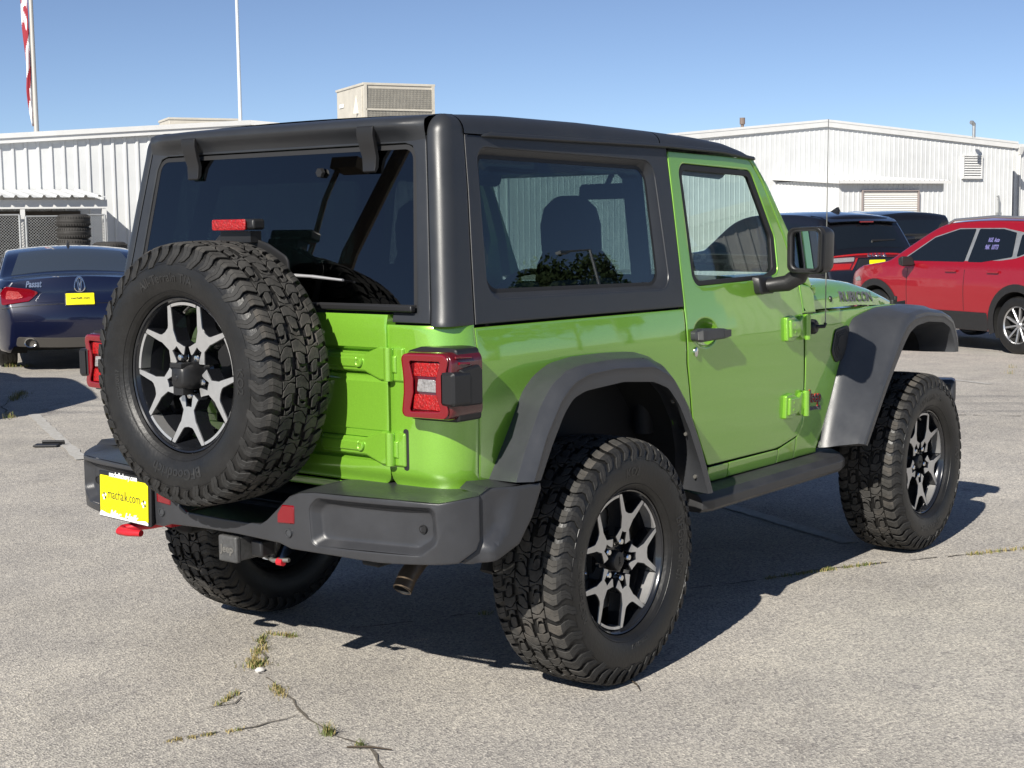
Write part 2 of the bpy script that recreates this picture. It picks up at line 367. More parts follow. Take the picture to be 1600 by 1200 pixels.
def tyre():
    mb=MB(); rr=random.Random(3)
    vs_=list(np.linspace(0,PA[-1],26)); vv=[-v for v in vs_[::-1]]+vs_[1:]
    n=132; rings=[[TP(2*PI*k/n,v,0) for k in range(n)] for v in vv]
    mb.loft(rings,0,True,False)
    N=48; P=2*PI/N
    def block(poly,h=.0108,mt=1):
        poly=ccw(poly); sc=.40
        q=inset([(a*sc,v) for a,v in poly],.0016); q=[(a/sc,v) for a,v in q]
        a_=[TP(a,v,-.001) for a,v in poly]; b_=[TP(a,v,h-.0014) for a,v in poly]; c_=[TP(a,v,h) for a,v in q]
        o=len(mb.v); m=len(poly); mb.v+=a_+b_+c_
        for i in range(m):
            j=(i+1)%m; mb.f.append((o+i,o+j,o+m+j,o+m+i)); mb.m.append(0)
            mb.f.append((o+m+i,o+m+j,o+2*m+j,o+2*m+i)); mb.m.append(mt)
        mb.f.append(tuple(range(o+2*m,o+3*m))); mb.m.append(mt)
    G=.0080  # groove half width, in radians of arc
    def column(v0,v1,ph,sg,amp):
        # interlocking hooked blocks
        for k in range(N):
            j=1 if k%2 else -1
            u0=(k+ph)*P+G; u1=(k+1+ph)*P-G; um=(u0+u1)/2; d=(u1-u0); s=.20*P*sg
            lo0,lo1=(v0+amp,v0-amp*.3) if k%2 else (v0-amp*.3,v0+amp)
            hi0,hi1=(v1-amp,v1+amp*.3) if k%2 else (v1+amp*.3,v1-amp)
            vm=(v0+v1)/2; kk=.27*P*j
            fr=rr.uniform(.44,.56); uc=u0+d*fr; sp=.0022
            # two halves parted by a zigzag sipe
            block([(u0-s,lo0),(uc-sp-s*.5,lo0),(uc-sp+kk*.4,vm),(uc-sp+s*.5,hi0),(u0+s,hi0),(u0+s*.2+kk,vm+.006),(u0-s*.2+kk,vm-.006)])
            block([(uc+sp-s*.5,lo1),(u1-s,lo1),(u1-s*.2-kk*.7,vm-.006),(u1+s*.2-kk*.7,vm+.006),(u1+s,hi1),(uc+sp+s*.5,hi1),(uc+sp+kk*.4,vm)])
    column(-.0230,.0230,0,1,.0075)
    column(.0318,.0735,.5,-1,.0085)
    column(-.0735,-.0318,.35,-1,.0085)
    for sg,ph in ((1,.2),(-1,.72)):
        for k in range(N):
            lg=k%2
            st=[.0805,.094,.1075,.119,.131,.145,.160,.176 if lg else .166]
            hh=[.0108,.0108,.0108,.0100,.0085,.0060,.0052,.0040]
            du=[.14,.02,-.10,-.04,.16,.20,-.02,-.20]
            wd=[.70,.74,.74,.70,.64,.58,.66,.50] if lg else [.60,.66,.70,.66,.60,.52,.46,.34]
            L=[];Rr=[]
            for v,h,d_,w2 in zip(st,hh,du,wd):
                c=(k+.5+ph+d_)*P; L.append((c-w2*P/2,v,h)); Rr.append((c+w2*P/2,v,h))
            o=len(mb.v); m=len(st)
            for (a,v,h),(b,_,_) in zip(L,Rr):
                e=.020*P*1.6
                mb.v+=[TP(a,v*sg,-.001),TP(a,v*sg,h-.0016),TP(a+e,v*sg,h),TP((a+b)/2-.02*P,v*sg,h),TP((a+b)/2,v*sg,h-(.004 if v<.112 else .0012)),TP((a+b)/2+.02*P,v*sg,h),TP(b-e,v*sg,h),TP(b,v*sg,h-.0016),TP(b,v*sg,-.001)]
            for i in range(m-1):
                for j in range(8):
                    q=(o+i*9+j,o+i*9+j+1,o+(i+1)*9+j+1,o+(i+1)*9+j)
                    mb.f.append(q); mb.m.append(1 if (0<j<7 and i<3) else (2 if 0<j<7 else 0))
            mb.f.append(tuple(o+j for j in range(9))); mb.m.append(1)
            mb.f.append(tuple(o+(m-1)*9+j for j in range(9))); mb.m.append(0)
    # raised ring and lettering on the outer sidewall
    rs=[q[1] for q in PW][::-1]; ws=[q[0] for q in PW][::-1]
    for ra,rb in ((.3385,.3415),(.2555,.2580)):
        mb.lathe([(ra,0),(ra+.0006,.0012),(rb-.0006,.0012),(rb,0)],lambda x,y,a:(x,-(np.interp(math.hypot(x,y),rs,ws)+a),y),n=120)
    sidetext(mb,'BFGoodrich',.046,.283,PI,3,1.0)
    sidetext(mb,'All-Terrain T/A',.040,.286,-.08,3,1.0)
    sidetext(mb,'KO2',.040,.286,PI*.5,3,1.0)
    sidetext(mb,'LT285/70R17',.018,.270,-PI*.55,3,1.0)
    return mb.build('tyre',[TYRE,TREAD,mat('shoulder_rubber',(.023,.0225,.022),.66,0,0,.30,.4,14,.15,120),LETT],smooth=12)
def SPK(a,b,k):
    al=PI+2*PI*k/5; return al
def wheel():
    R0=.2357; mb=MB()
    L=lambda x,y,a:(x,a,y)
    mb.lathe([(.2375,-.104),(.2372,-.109),(.2345,-.111),(.2300,-.108),(.2275,-.100),(.2240,-.096),(.2215,-.085),(.2130,-.060),(.2030,-.030),(.198,.02),(.203,.08),(.225,.10),(.2375,.108)],L,n=96,mi=0)
    half=[(.40,0),(.405,.046),(.30,.060),(.255,.073),(.245,.100),(.300,.178),(.318,.196),(.345,.172),(.455,.108),(.60,.150),(.64,.180),(.870,.326),(.893,.320),(.908,.258),(.710,.098),(.690,.070),(.680,0)]
    for k in range(5):
        al=PI+2*PI*k/5; ca,sa=math.cos(al),math.sin(al)
        P=[(a*R0,b*R0) for a,b in half]; P=P+[(a,-b) for a,b in P[-2:0:-1]]
        def fn(a,b,h):
            r=math.hypot(a,b); y=-.083-.014*min(1,r/.2)-h
            return (a*sa+b*ca,y,a*ca-b*sa)
        mb.prism(P,fn,-.052,0,0,.0022,1)
        # machined arc bridging to the next spoke
        n=14; A0=R(20.8);A1=R(51.2)
        for ri,ro in ((.213,.2215),):
            rings=[]
            for j in range(n+1):
                q=al+A0+(A1-A0)*j/n; s_,c_=math.sin(q),math.cos(q)
                rings.append([(r*s_,y,r*c_) for r,y in ((ri,-.06),(ri,-.0975),(ro,-.0985),(ro+.002,-.08))])
            mb.loft(rings,1,True,True)
    mb.lathe([(.0001,-.058),(.070,-.058),(.078,-.050),(.078,-.02),(.0001,-.02)],L,n=60,mi=0)
    for k in range(5):   # recessed seats of the nuts
        al=PI+2*PI*k/5; c=(.0635*math.sin(al),.0635*math.cos(al))
        mb.lathe([(.019,-.058),(.019,-.066),(.0165,-.066),(.0165,-.058)],lambda x,y,a,c=c:(x+c[0],a,y+c[1]),n=20,mi=0)
    wl=mb.build('wheel',[RIMB,MACH],smooth=32)
    ty=tyre(); ty.parent=wl
    h=MB(); h.lathe([(.0001,-.090),(.020,-.0905),(.029,-.0885),(.033,-.082),(.034,-.055)],L,n=40)
    h.text('Jeep',.017,lambda x,y,z:(x,-.0912-z,y-.006),.0006,0)
    h.build('hub_cap',BLK,wl)
    for k in range(5):
        al=PI+2*PI*k/5; c=(.0635*math.sin(al),.0635*math.cos(al)); q=MB()
        q.lathe([(.0145,-.055),(.0145,-.062),(.0118,-.063),(.0114,-.083),(.0085,-.0875),(.0001,-.0885)],lambda x,y,a,c=c:(x+c[0],a,y+c[1]),n=6 if 0 else 12)
        q.build('lug_nut',CHR,wl,smooth=25)
    q=MB(); al=PI+2*PI*2.5/5-.02
    q.tube([(.205*math.sin(al),-.072,.205*math.cos(al)),(.190*math.sin(al),-.092,.190*math.cos(al))],.0045,8); q.build('valve_stem',CHR,wl)
    return wl
WHEEL=wheel()
# ================================================================ the green off-road car (x forward from the rear axle, y left)
JEEP=thing('off_road_car','lime green two-door off-road car with dark hardtop and rear spare wheel','car',(0,0,0))
WHEEL.parent=JEEP; WHEEL.location=(0,-.799,.405); WHEEL.rotation_euler=(0,-PI/2,0)
def brake(side,w):
    q=MB(); q.lathe([(.02,-.03),(.165,-.03),(.168,-.02),(.168,-.005),(.02,-.005)],lambda x,y,a:(x,a,y),n=48); q.build('brake_disc',STEEL,w)
    q=MB(); q.lathe([(.10,-.05),(.105,0),(.105,.05)],lambda x,y,a:(x,a,y),n=32); q.build('hub',DARK,w)
wl2=dup(WHEEL,JEEP,(2.459,-.799,.405),(0,0,0))
wl3=dup(WHEEL,JEEP,(0,.799,.405),(0,.4,PI)); wl4=dup(WHEEL,JEEP,(2.459,.799,.405),(0,1.1,PI))
sp=dup(WHEEL,JEEP,(-.9255,.002,1.055),(0,0,-PI/2)); sp['label']='spare wheel hung on the tailgate'; sp.name='spare_wheel'
for w_ in (WHEEL,wl2,wl3,wl4): brake(1,w_)

ZS=[.45,.5,.6,.75,.9,1.05,1.12,1.2,1.25,1.4,1.6,1.75,1.77]
YS=[.755,.760,.775,.785,.7895,.7895,.7865,.776,.768,.746,.716,.692,.6885]
_zz=np.linspace(.40,1.80,281); _yy=np.interp(_zz,ZS,YS)
_k=np.ones(13)/13; _ys=np.convolve(np.pad(_yy,6,'edge'),_k,'valid')
def ys(z): return float(np.interp(z,_zz,_ys))
XZ=[.5,.6,.70,.735,.765,1.2,1.25,1.737,1.83];XR=[-.69,-.69,-.692,-.698,-.712,-.712,-.700,-.62,-.606]
def xr(z): return float(np.interp(z,XZ,XR))
RT=.057
def SM(x,v,h):
    """right side of the body; above v 1.77 it rolls over into the roof"""
    if v<=1.77:
        return (x,-(ys(v)+h),v+.14*h*(v>1.2))
    f=min((v-1.77)/RT,PI/2); y=ys(1.77)-RT*(1-math.cos(f))-max(0,v-1.77-RT*PI/2)
    return (x,-(y+h*math.cos(f)),1.77+(RT+h)*math.sin(f)+.002)
def WM(Rc):
    """plan path round the right rear corner: s<0 rear face, arc, then side"""
    La=Rc*PI/2
    def fn(s,v,h):
        f=0 if v<=1.77 else min((v-1.77)/RT,PI/2); z=min(v,1.77)
        inw=RT*(1-math.cos(f))+max(0,v-1.77-RT*PI/2); zz=z+(RT*math.sin(f)); hh=h*math.cos(f)-inw; dz=h*math.sin(f)
        X=xr(zz if v>1.77 else z); Y=ys(z)
        if s<0: return (X-hh,-(Y-Rc)-s,zz+dz)
        if s<La:
            t=s/Rc; r=Rc+hh; return (X+Rc-r*math.cos(t),-(Y-Rc)-r*math.sin(t),zz+dz)
        return (X+Rc+(s-La),-(Y+hh),zz+dz)
    return fn,La
RLF=[(.70,0),(.793,0),(.800,-.017),(.858,-.017),(.866,0),(.886,.0),(.890,.004),(1.034,.004),(1.040,.0),(1.052,-.001),(1.058,-.017),(1.126,-.017),(1.138,.007),(1.30,.007)]
def relief(z): return float(np.interp(z,[a for a,b in RLF],[b for a,b in RLF]))
def RM(y,z,h): return (xr(z)-h-relief(z)*sm((.60-abs(y))/.02),y,z)
def RF(y,z,h): return (xr(z)-h,y,z)

# ---- green panels, right then mirrored
arch=[(-.490,.60),(-.49,.74),(-.40,.91),(-.31,1.0),(-.20,1.03),(.25,1.03),(.40,.96),(.48,.84),(.54,.70),(.56,.535)]
p=MB(); p.panel([(-.585,1.197),(-.585,.715),(-.52,.715)]+arch[1:]+[(.60,.535),(.748,.600),(.622,.80),(.600,.92),(.584,1.00),(.584,1.192)],SM,thick=.03,g=.05,e=.004,rows=(1.06,1.09,1.12,1.15,1.175))
q=p.build('quarter_panel',GREEN,JEEP,wn=True); mir(q)
fw,La=WM(.12)
p=MB(); p.gpanel(lambda t,v,h:fw(-.118+(La+.122)*t+(.016*sm((.745-v)/.03))*(1-t),v,h),[0,.02,.08,.2]+[.34+.055*k for k in range(12)]+[.98,1],[.712,.717,.722,.730,.738,.745,.752,.76,.77,.80,.85,.90,.95,1.0,1.05,1.08,1.10,1.12,1.14,1.16,1.18,1.195,1.202,1.207],.005,.03)
q=p.build('rear_corner_panel',GREEN,JEEP,recalc=False,smooth=50); mir(q)
# door with window hole and a bowl behind the handle
dwo=rnd([(.672,1.712),(1.205,1.697),(1.330,1.440),(1.322,1.300),(1.232,1.277),(.672,1.268)],[.045,.05,.05,.03,.05,.05],6)
bowl=[(.720+.082*math.cos(t),1.100+.052*math.sin(t)) for t in np.linspace(0,2*PI,28,endpoint=False)]
dr=rnd([(.612,1.752),(.594,1.20),(.594,1.00),(.608,.92),(.630,.80),(.758,.6065),(1.30,.602),(1.503,.640),(1.503,.73),(1.485,1.20),(1.470,1.262),(1.395,1.452),(1.276,1.66),(1.196,1.743)],[.012,0,0,.1,.1,.02,.3,.09,.1,.1,.08,.2,.3,.03],4)
p=MB(); p.panel(dr,SM,[dwo,bowl],thick=.035,g=.05,e=.004,rows=(.78,1.03,1.06,1.09,1.12,1.15,1.175,1.2))
p.loft([[SM(.720+(u-.720)*k,1.1+(v-1.1)*k,h) for u,v in bowl] for k,h in ((1.0,-.004),(.92,-.016),(.7,-.027),(.35,-.031),(.05,-.032))],0,True,False)
DOOR=p.build('door',GREEN,JEEP,wn=True)
def ring_loop(p,n=None): return p
# rubber frame and pane
def frame_panel(name,outer,inner,fn,m,par,thick,e=.003,off=0):
    p=MB(); p.panel(outer,lambda u,v,h:fn(u,v,h+off),[inner],thick=thick,g=.06,e=e); return p.build(name,m,par,wn=True)
dwi=rnd([(.694,1.688),(1.184,1.674),(1.300,1.440),(1.285,1.312),(1.212,1.294),(.694,1.288)],[.03,.035,.04,.025,.04,.035],5)
fr=frame_panel('window_seal',inset(ccw(dwo),.001),dwi,SM,RUB,DOOR,.02,.003,-.003)
p=MB(); p.panel(inset(ccw(dwi),-.004),lambda u,v,h:SM(u,v,h-.014),thick=.004,g=.08,e=.0015); gl=p.build('window_pane',GD,DOOR,recalc=True)
# little quarter triangle seal by the mirror
# handle, lock
p=MB(); p.prism(rnd([(.595,1.113),(.640,1.121),(.800,1.112),(.848,1.100),(.848,1.080),(.800,1.074),(.640,1.072),(.595,1.080)],.012,3),SM,.012,.036,0,.006)
p.box((.640,-.795,1.096),(.05,.06,.03)); p.box((.815,-.795,1.093),(.05,.06,.025))
hd=p.build('handle',BUMP,DOOR,bev=.004)
p=MB(); p.prism([(.603,1.110),(.640,1.114),(.640,1.079),(.603,1.083)],SM,.0365,.0385,0,.001); p.build('handle_cap',STEEL,hd)
p=MB(); p.lathe([(.0001,.006),(.012,.006),(.0155,.004),(.0165,-.004)],lambda x,y,a:SM(.642+x*.85,1.036+y*1.1,a+.002),n=24); p.build('lock',CHR,DOOR)
# hinges
def door_hinge(z):
    p=MB()
    p.prism(rnd([(1.322,z-.048),(1.322,z+.046),(1.375,z+.052),(1.43,z+.030),(1.455,z+.048),(1.478,z+.048),(1.478,z-.048),(1.455,z-.048),(1.43,z-.030),(1.375,z-.052)],.008,2),SM,-.002,.016,0,.004)
    p.prism(rnd([(1.336,z-.036),(1.336,z+.036),(1.40,z+.036),(1.425,z+.018),(1.425,z-.018),(1.40,z-.036)],.007,2),SM,.010,.026,0,.005)
    y=-(ys(z)+.018)
    p.tube([(1.486,y,z-.052),(1.486,y,z+.052)],.014,14)
    p.prism([(1.488,z-.05),(1.488,z+.05),(1.514,z+.045),(1.514,z-.045)],SM,-.002,.016,0,.004)
    h=p.build('hinge',GREEN,JEEP,bev=.0025)
    for dz in (-.014,.014):
        k=MB(); k.lathe([(.0001,.0275),(.0055,.0275),(.0068,.026),(.007,.02)],lambda x,y_,a:SM(1.40+x-.03,z+dz+y_,a),n=12); k.build('bolt',GREEN,h)
    return h
h1=door_hinge(1.075); h2=door_hinge(.765)
# rocker strip under the door
p=MB()
for a,b in ((.766,.912),(.917,1.306),(1.311,1.452)):
    t=.597 if b<1.4 else .600
    p.panel([(a,.542),(b,.540),(b,.626 if b>1.4 else .597),(a,.598)],SM,thick=.03,g=.06,e=.003)
rk=p.build('rocker_panel',GREEN,JEEP,wn=True)
# cowl side and wing side ahead of the door
fb=[(1.652,.555),(1.802,.865),(1.897,1.04),(1.96,1.078),(2.033,1.094),(2.18,1.112)]
p=MB(); p.panel([(1.510,1.122),(1.511,.73),(1.502,.675),(1.457,.628),(1.457,.542),(1.655,.540)]+fb+[(2.40,1.113),(2.40,1.118),(1.75,1.1235)],SM,thick=.03,g=.05,e=.004,rows=(.8,.95,1.06,1.09))
xs_=list(np.linspace(1.49,2.72,20)); p.grid(lambda x,t:(x,-((ys(1.12)-.003)*(1-t)+(float(np.interp(x,[1.6,2.0,2.5,3.0],[.722,.705,.660,.585]))-.02)*t),float(np.interp(x,[1.5,2.3,2.66,2.72],[1.1225,1.117,1.096,1.088]))),xs_,[0,.5,1])
wg=p.build('wing_panel',GREEN,JEEP,wn=True)
p=MB(); p.panel(rnd([(1.492,1.128),(1.604,1.128),(1.604,1.205),(1.575,1.235),(1.487,1.250),(1.489,1.2)],[.003,.003,.02,.02,.01,.003],3),SM,thick=.03,g=.04,e=.004)
cw=p.build('cowl_panel',GREEN,JEEP,wn=True)
# windscreen frame: side pillar and header
p=MB(); p.panel([(1.201,1.744),(1.236,1.746),(1.330,1.640),(1.462,1.448),(1.585,1.262),(1.604,1.22),(1.50,1.262),(1.476,1.262),(1.400,1.454),(1.281,1.663)],SM,thick=.06,g=.04,e=.006)
ap=p.build('windscreen_pillar',GREEN,JEEP,wn=True)
for q in (DOOR,h1,h2,rk,wg,cw,ap): mir(q)
p=MB(); p.box((1.60,0,1.215),(.16,1.50,.05)); p.box((1.235,0,1.722),(.05,1.30,.03),rot=Matrix.Rotation(.5,3,'Y')); p.build('windscreen_frame',GREEN,JEEP,bev=.012)
p=MB()
def wsf(a,b):  # windscreen
    x=1.255+(1.585-1.255)*a; z=1.730+(1.235-1.730)*a; y=b*(.655+.075*a); return (x+.03*(1-b*b),y,z)
p.grid(wsf,np.linspace(0,1,6),np.linspace(-1,1,13)); p.build('windscreen',GW,JEEP,recalc=False)
# tailgate
def tgf(t,z,h):
    k=max(0,min(1,(.772-z)/.05)); return RM(t*(.545-.05*(1-math.sqrt(max(0,1-k*k)))),z,h)
vz=sorted(set([.722,.724,.728,.734,.742,.752,.762,.772]+[a for a,b in RLF[1:-1]]+[.78,.83,.875,.92,.96,1.0,1.09,1.17,1.20,1.225,1.232,1.236]))
p=MB(); p.gpanel(tgf,[-1,-.99,-.97]+list(np.linspace(-.93,.93,21))+[.97,.99,1],vz,.004,.04)
TG=p.build('tailgate',GREEN,JEEP,recalc=False,smooth=30)
p=MB(); p.panel([(-.545,.717),(.545,.717),(.545,.690),(-.545,.690)],lambda y,z,h:(xr(z)-h-.004,y,z),thick=.03,g=.08,e=.003); p.build('rear_sill',GREEN,JEEP,wn=True)
def gate_hinge(z):
    p=MB(); f=lambda y,v,h:(-.706-h,y,v)
    p.prism(rnd([(-.27,z-.027),(-.27,z+.027),(-.455,z+.027),(-.520,z+.051),(-.549,z+.051),(-.549,z-.051),(-.520,z-.051),(-.455,z-.027)],.006,2),f,-.005,.017,0,.005)
    p.prism([(-.27,z-.016),(-.27,z+.016),(-.43,z+.016),(-.43,z-.016)],f,.015,.022,0,.004)
    p.tube([(-.728,-.561,z-.050),(-.728,-.561,z+.050)],.0145,14)
    p.prism([(-.535,z-.026),(-.535,z+.026),(-.588,z+.026),(-.588,z-.026)],f,-.006,.020,0,.004)
    p.prism(rnd([(-.566,z-.052),(-.566,z+.05),(-.612,z+.05),(-.612,z-.052)],.006,2),f,-.012,.014,0,.005)
    h=p.build('hinge',GREEN,JEEP,bev=.003)
    k=MB(); k.lathe([(.0001,.0235),(.0065,.0235),(.0095,.026),(.0135,.025),(.0145,.019)],lambda x,y,a:f(-.437+x,z+y,a),n=20); k.build('bolt',GREEN,h)
gate_hinge(1.091); gate_hinge(.837)
# black backing plate seen through the gap in the lower hinge
p=MB(); p.panel(rnd([(-.60,.775),(-.60,.90),(-.622,.90),(-.622,.775)],.008,2),lambda y,z,h:(-.7125-h,y,z),thick=.004,g=.05,e=.001); p.build('hinge_gasket',RUB,JEEP)

# ---- hardtop
qo=rnd([(-.466,1.730),(.507,1.714),(.515,1.268),(-.505,1.278)],[.05,.06,.055,.06],8)
qi=rnd([(-.452,1.712),(.478,1.698),(.472,1.284),(-.498,1.297)],[.035,.06,.055,.06],8)
p=MB(); outer=[(-.515,1.766),(.606,1.766),(.592,1.236),(.588,1.200),(-.578,1.206),(-.556,1.4),(-.531,1.6)]
p.panel(outer,SM,[qo],thick=.03,g=.06,e=.004)
lo=ccw(qo);li=ccw(qi); p.loft([[SM(u,v,-.004) for u,v in lo],[SM(u+(a-u)*.5,v+(b-v)*.5,-.010) for (u,v),(a,b) in zip(lo,li)],[SM(u,v,-.022) for u,v in li]],0,True,False)
q=p.build('hardtop_side',TOP,JEEP,wn=True); mir(q)
p=MB(); p.panel(inset(li,-.006),lambda u,v,h:SM(u,v,h-.022),thick=.004,g=.08,e=.0015); q=p.build('quarter_window',GQ,JEEP); mir(q)
p=MB(); k=[inset(li,-.006),inset(li,.012)]; p.loft([[SM(u,v,-.0215) for u,v in k[0]],[SM(u,v,-.0212) for u,v in k[1]]],0,True,False); q=p.build('window_band',RUB,JEEP); mir(q)
fw2,La2=WM(.048)
def seamx(v): return float(np.interp(v,[1.206,1.4,1.6,1.77,1.80,1.864,1.90],[-.582,-.560,-.534,-.516,-.518,-.528,-.535]))
def seam(v): return La2+seamx(v)-xr(v if v<=1.77 else 1.77+RT*math.sin(min((v-1.77)/RT,PI/2)))-.048
vs2=[1.206,1.211,1.22,1.25,1.3,1.35,1.4,1.45,1.5,1.55,1.6,1.65,1.7,1.74,1.76]+[1.77+RT*PI/2*k/10 for k in range(0,11)]+[1.885,1.90]
p=MB(); p.gpanel(lambda t,v,h:fw2(-.013+(seam(v)-.003+.013)*t,v,h),[0,.02,.06]+[.10+.05*k for k in range(17)]+[.94,.98,1],vs2,.004,.03); q=p.build('hardtop_corner_post',TOP,JEEP,recalc=False,smooth=50); mir(q)
# rear frame round the glass
gx=rnd([(-.588,1.738),(.588,1.738),(.650,1.252),(-.650,1.252)],[.05,.05,.004,.004],6)
def ysm(z): return ys(z)-.048-.013-.0045
p=MB(); p.panel([(-.560,1.214),(-.560,1.243),(-.652,1.243),(-.645,1.30),(-.605,1.615),(-.592,1.70),(-.575,1.733),(-.545,1.742),(.545,1.742),(.575,1.733),(.592,1.70),(.605,1.615),(.645,1.30),(.652,1.243),(.560,1.243),(.560,1.214),(ysm(1.214),1.214)]+[(ysm(z),z) for z in (1.3,1.4,1.5,1.6,1.7,1.762)]+[(-ysm(z),z) for z in (1.762,1.7,1.6,1.5,1.4,1.3,1.214)],
   RF,thick=.03,g=.05,e=.004)
HB=p.build('hardtop_rear_frame',TOP,JEEP,wn=True)
# brow above the glass, rolled into the roof
PR=[(.002,1.750),(.006,1.758),(.016,1.770),(.028,1.781),(.037,1.791),(.040,1.799),(.036,1.807),(.022,1.816),(-.015,1.825),(-.06,1.831),(-.115,1.835),(-.150,1.833)]
p=MB(); YB=list(np.linspace(-.626,.626,41))
def brow(a,b):
    o_,z=a; k=sm((.626-abs(b))/.10); k2=.20+.80*k
    # near the posts the brow melts into the flat frame
    oo=o_*k2 if o_>0 else o_
    return (xr(1.76)-.0+(-oo),b,z-.006*(b/.626)**4)
p.grid(brow,PR,YB); q=p.build('hardtop_brow',TOP,JEEP,recalc=False,smooth=60)
# roof: side wall above the drip line rolled to a crowned top, rear section and front section
def top(x): return float(np.interp(x,[-.55,-.45,-.29,.14,.54,.84,1.06,1.17,1.25],[1.826,1.830,1.834,1.833,1.824,1.815,1.800,1.778,1.747]))
def drip(x): return float(np.interp(x,[-.55,.6,1.0,1.25],[1.768,1.770,1.762,1.742]))
def roof(x,t):
    yd=ys(1.768)+.004; a=abs(t); sg=-1 if t<0 else 1
    T=top(x);D=drip(x);Hh=T-D
    if a>.88:
        f=(1-a)/.12*PI/2; y=yd-.07*(1-math.cos(f)); z=D+Hh*math.sin(f)**.9
    else:
        y=(yd-.07)*a/.88; z=T+.012*(1-(a/.88)**2)
    return (x,sg*y,z)
TT=[-1+.12*k/8 for k in range(8)]+list(np.linspace(-.88,.88,25))+[.88+.12*k/8 for k in range(1,9)]
p=MB(); p.grid(roof,np.linspace(-.522,.556,16),TT); rp=p.build('roof_panel',TOP,JEEP,recalc=False,smooth=50)
p=MB(); p.grid(roof,list(np.linspace(.562,1.0,8))+[1.05,1.1,1.14,1.17,1.2,1.225,1.24],TT); p.build('roof_front_panel',TOP,JEEP,recalc=False,smooth=50)
p=MB(); p.grid(lambda x,t:(x,t*.60,1.765),np.linspace(-.6,1.22,5),np.linspace(-1,1,5)); p.build('headliner',INT,JEEP,recalc=False)
# drip rail
p=MB(); xs=[-.44,-.425,-.40,0,.55,.6,1.0,1.15,1.235]
rg=[]
for i,x in enumerate(xs):
    k=min(1,i*.5); z=drip(x)-.001; y=-(ys(1.768)+.003); o_=.013*k; rg.append([(x,y+.01,z+.010*k),(x,y-o_*.7,z+.007*k),(x,y-o_,z-.003),(x,y-o_*.6,z-.007),(x,y+.01,z-.007)])
p.loft(rg); q=p.build('drip_rail',TOP,JEEP,bev=.002); mir(q)
# rear glass
p=MB(); p.panel(gx,lambda y,z,h:RF(y,z,h-.006),thick=.004,g=.08,e=.0015); RG=p.build('rear_window',GR,JEEP)
p=MB(); k=[gx,inset(ccw(gx),.014)]; p.loft([[RF(y,z,-.0053) for y,z in ccw(k[0])],[RF(y,z,-.0053) for y,z in k[1]]],0,True,False); p.build('window_band',RUB,RG,recalc=False)
p=MB(); p.box((-.712,0,1.256),(.022,1.30,.020)); p.build('window_trim',BLK,RG,bev=.005)
def glass_hinge(y):
    p=MB(); w0=.034
    rg=[]
    for x,z,w_,t in ((-.600,1.800,w0,.010),(-.648,1.801,w0,.012),(-.661,1.793,w0,.014),(-.662,1.770,w0*.97,.014),(-.653,1.735,w0*.92,.016),(-.643,1.705,w0*.84,.016),(-.644,1.676,w0*.78,.015),(-.646,1.662,w0*.72,.008)):
        rg.append([(x,y-w_,z),(x+t,y-w_,z-.004),(x+t,y+w_,z-.004),(x,y+w_,z)])
    p.loft(rg); h=p.build('glass_hinge',BLK,JEEP,bev=.005,seg=3)
glass_hinge(-.420); glass_hinge(.388)
p=MB(); p.lathe([(.0001,-.010),(.014,-.010),(.016,-.004),(.016,.003)],lambda x,y,a:(xr(1.66)+a,-.205+x,1.665+y),n=6); p.build('washer_nozzle',BLK,RG)
p=MB(); p.tube([(-.722,.02,1.365),(-.722,-.13,1.350),(-.714,-.24,1.346)],[.011,.010,.008],10,flat=.6); p.tube([(-.713,-.235,1.346),(-.705,-.36,1.336)],[.009,.006],8,flat=.6); p.build('wiper',mat('grey_wiper',(.30,.30,.31),.35),RG)

# ---- hood
def hw(x): return float(np.interp(x,[1.6,2.0,2.5,3.0],[.722,.705,.660,.585]))
HD=[(0,.128),(.35,.126),(.6,.122),(.78,.116),(.88,.107),(.935,.094),(.965,.078),(.985,.054),(.994,.028),(1,0)]
def dh(x): return float(np.interp(x,[1.6,2.1,2.3,2.43,2.55,2.66,2.75,2.84,2.90,2.94],[.0,.002,-.008,-.022,-.040,-.060,-.078,-.098,-.112,-.122]))
def hood(x,a):
    s_=-1 if a<0 else 1; z=float(np.interp(abs(a),[q[0] for q in HD],[q[1] for q in HD]))
    bulge=.016*sm((.62-abs(a))/.12)*sm((2.7-x)/.4)
    return (x,a*hw(x),1.131-.006*(x-1.6)-.05*max(0,x-2.2)+z+bulge+dh(x)*min(1,z/.107))
aa=sorted(set([q[0] for q in HD]+list(np.linspace(0,.9,13))))
aa=[-q for q in aa[:0:-1]]+aa
p=MB(); p.grid(hood,list(np.linspace(1.615,2.9,48))+[2.92,2.94],aa); HO=p.build('hood',GREEN,JEEP,recalc=False,smooth=60)
def hside(x,z):  # a point on the flank of the hood from its height
    lo,hi=.80,1.0
    for k in range(30):
        m=(lo+hi)/2
        if hood(x,m)[2]>z: lo=m
        else: hi=m
    return lo*hw(x)
p=MB(); p.text('RUBICON',.062,lambda x,y,z:(1.998+x,-(hside(1.998+x,1.149-.045*x+y)+.0025+z),1.152-.045*x+y),.0004,0,'LEFT',sx=1.55,bold=.0014); p.build('hood_decal',DECAL,HO,recalc=False)
p=MB()
for x,z in ((1.645,1.170),(1.905,1.165)): p.lathe([(.0001,.006),(.008,.006),(.010,.003),(.011,-.004)],lambda u,v,a:(x+u,-(hside(x,z)+a),z+v*1.3),n=14)
p.build('hood_bumper',BLK,HO)
p=MB(); p.box((2.66,-.660,1.112),(.045,.022,.035)); p.box((2.665,-.668,1.132),(.022,.014,.026)); p.build('hood_latch',RUB,HO,bev=.006)
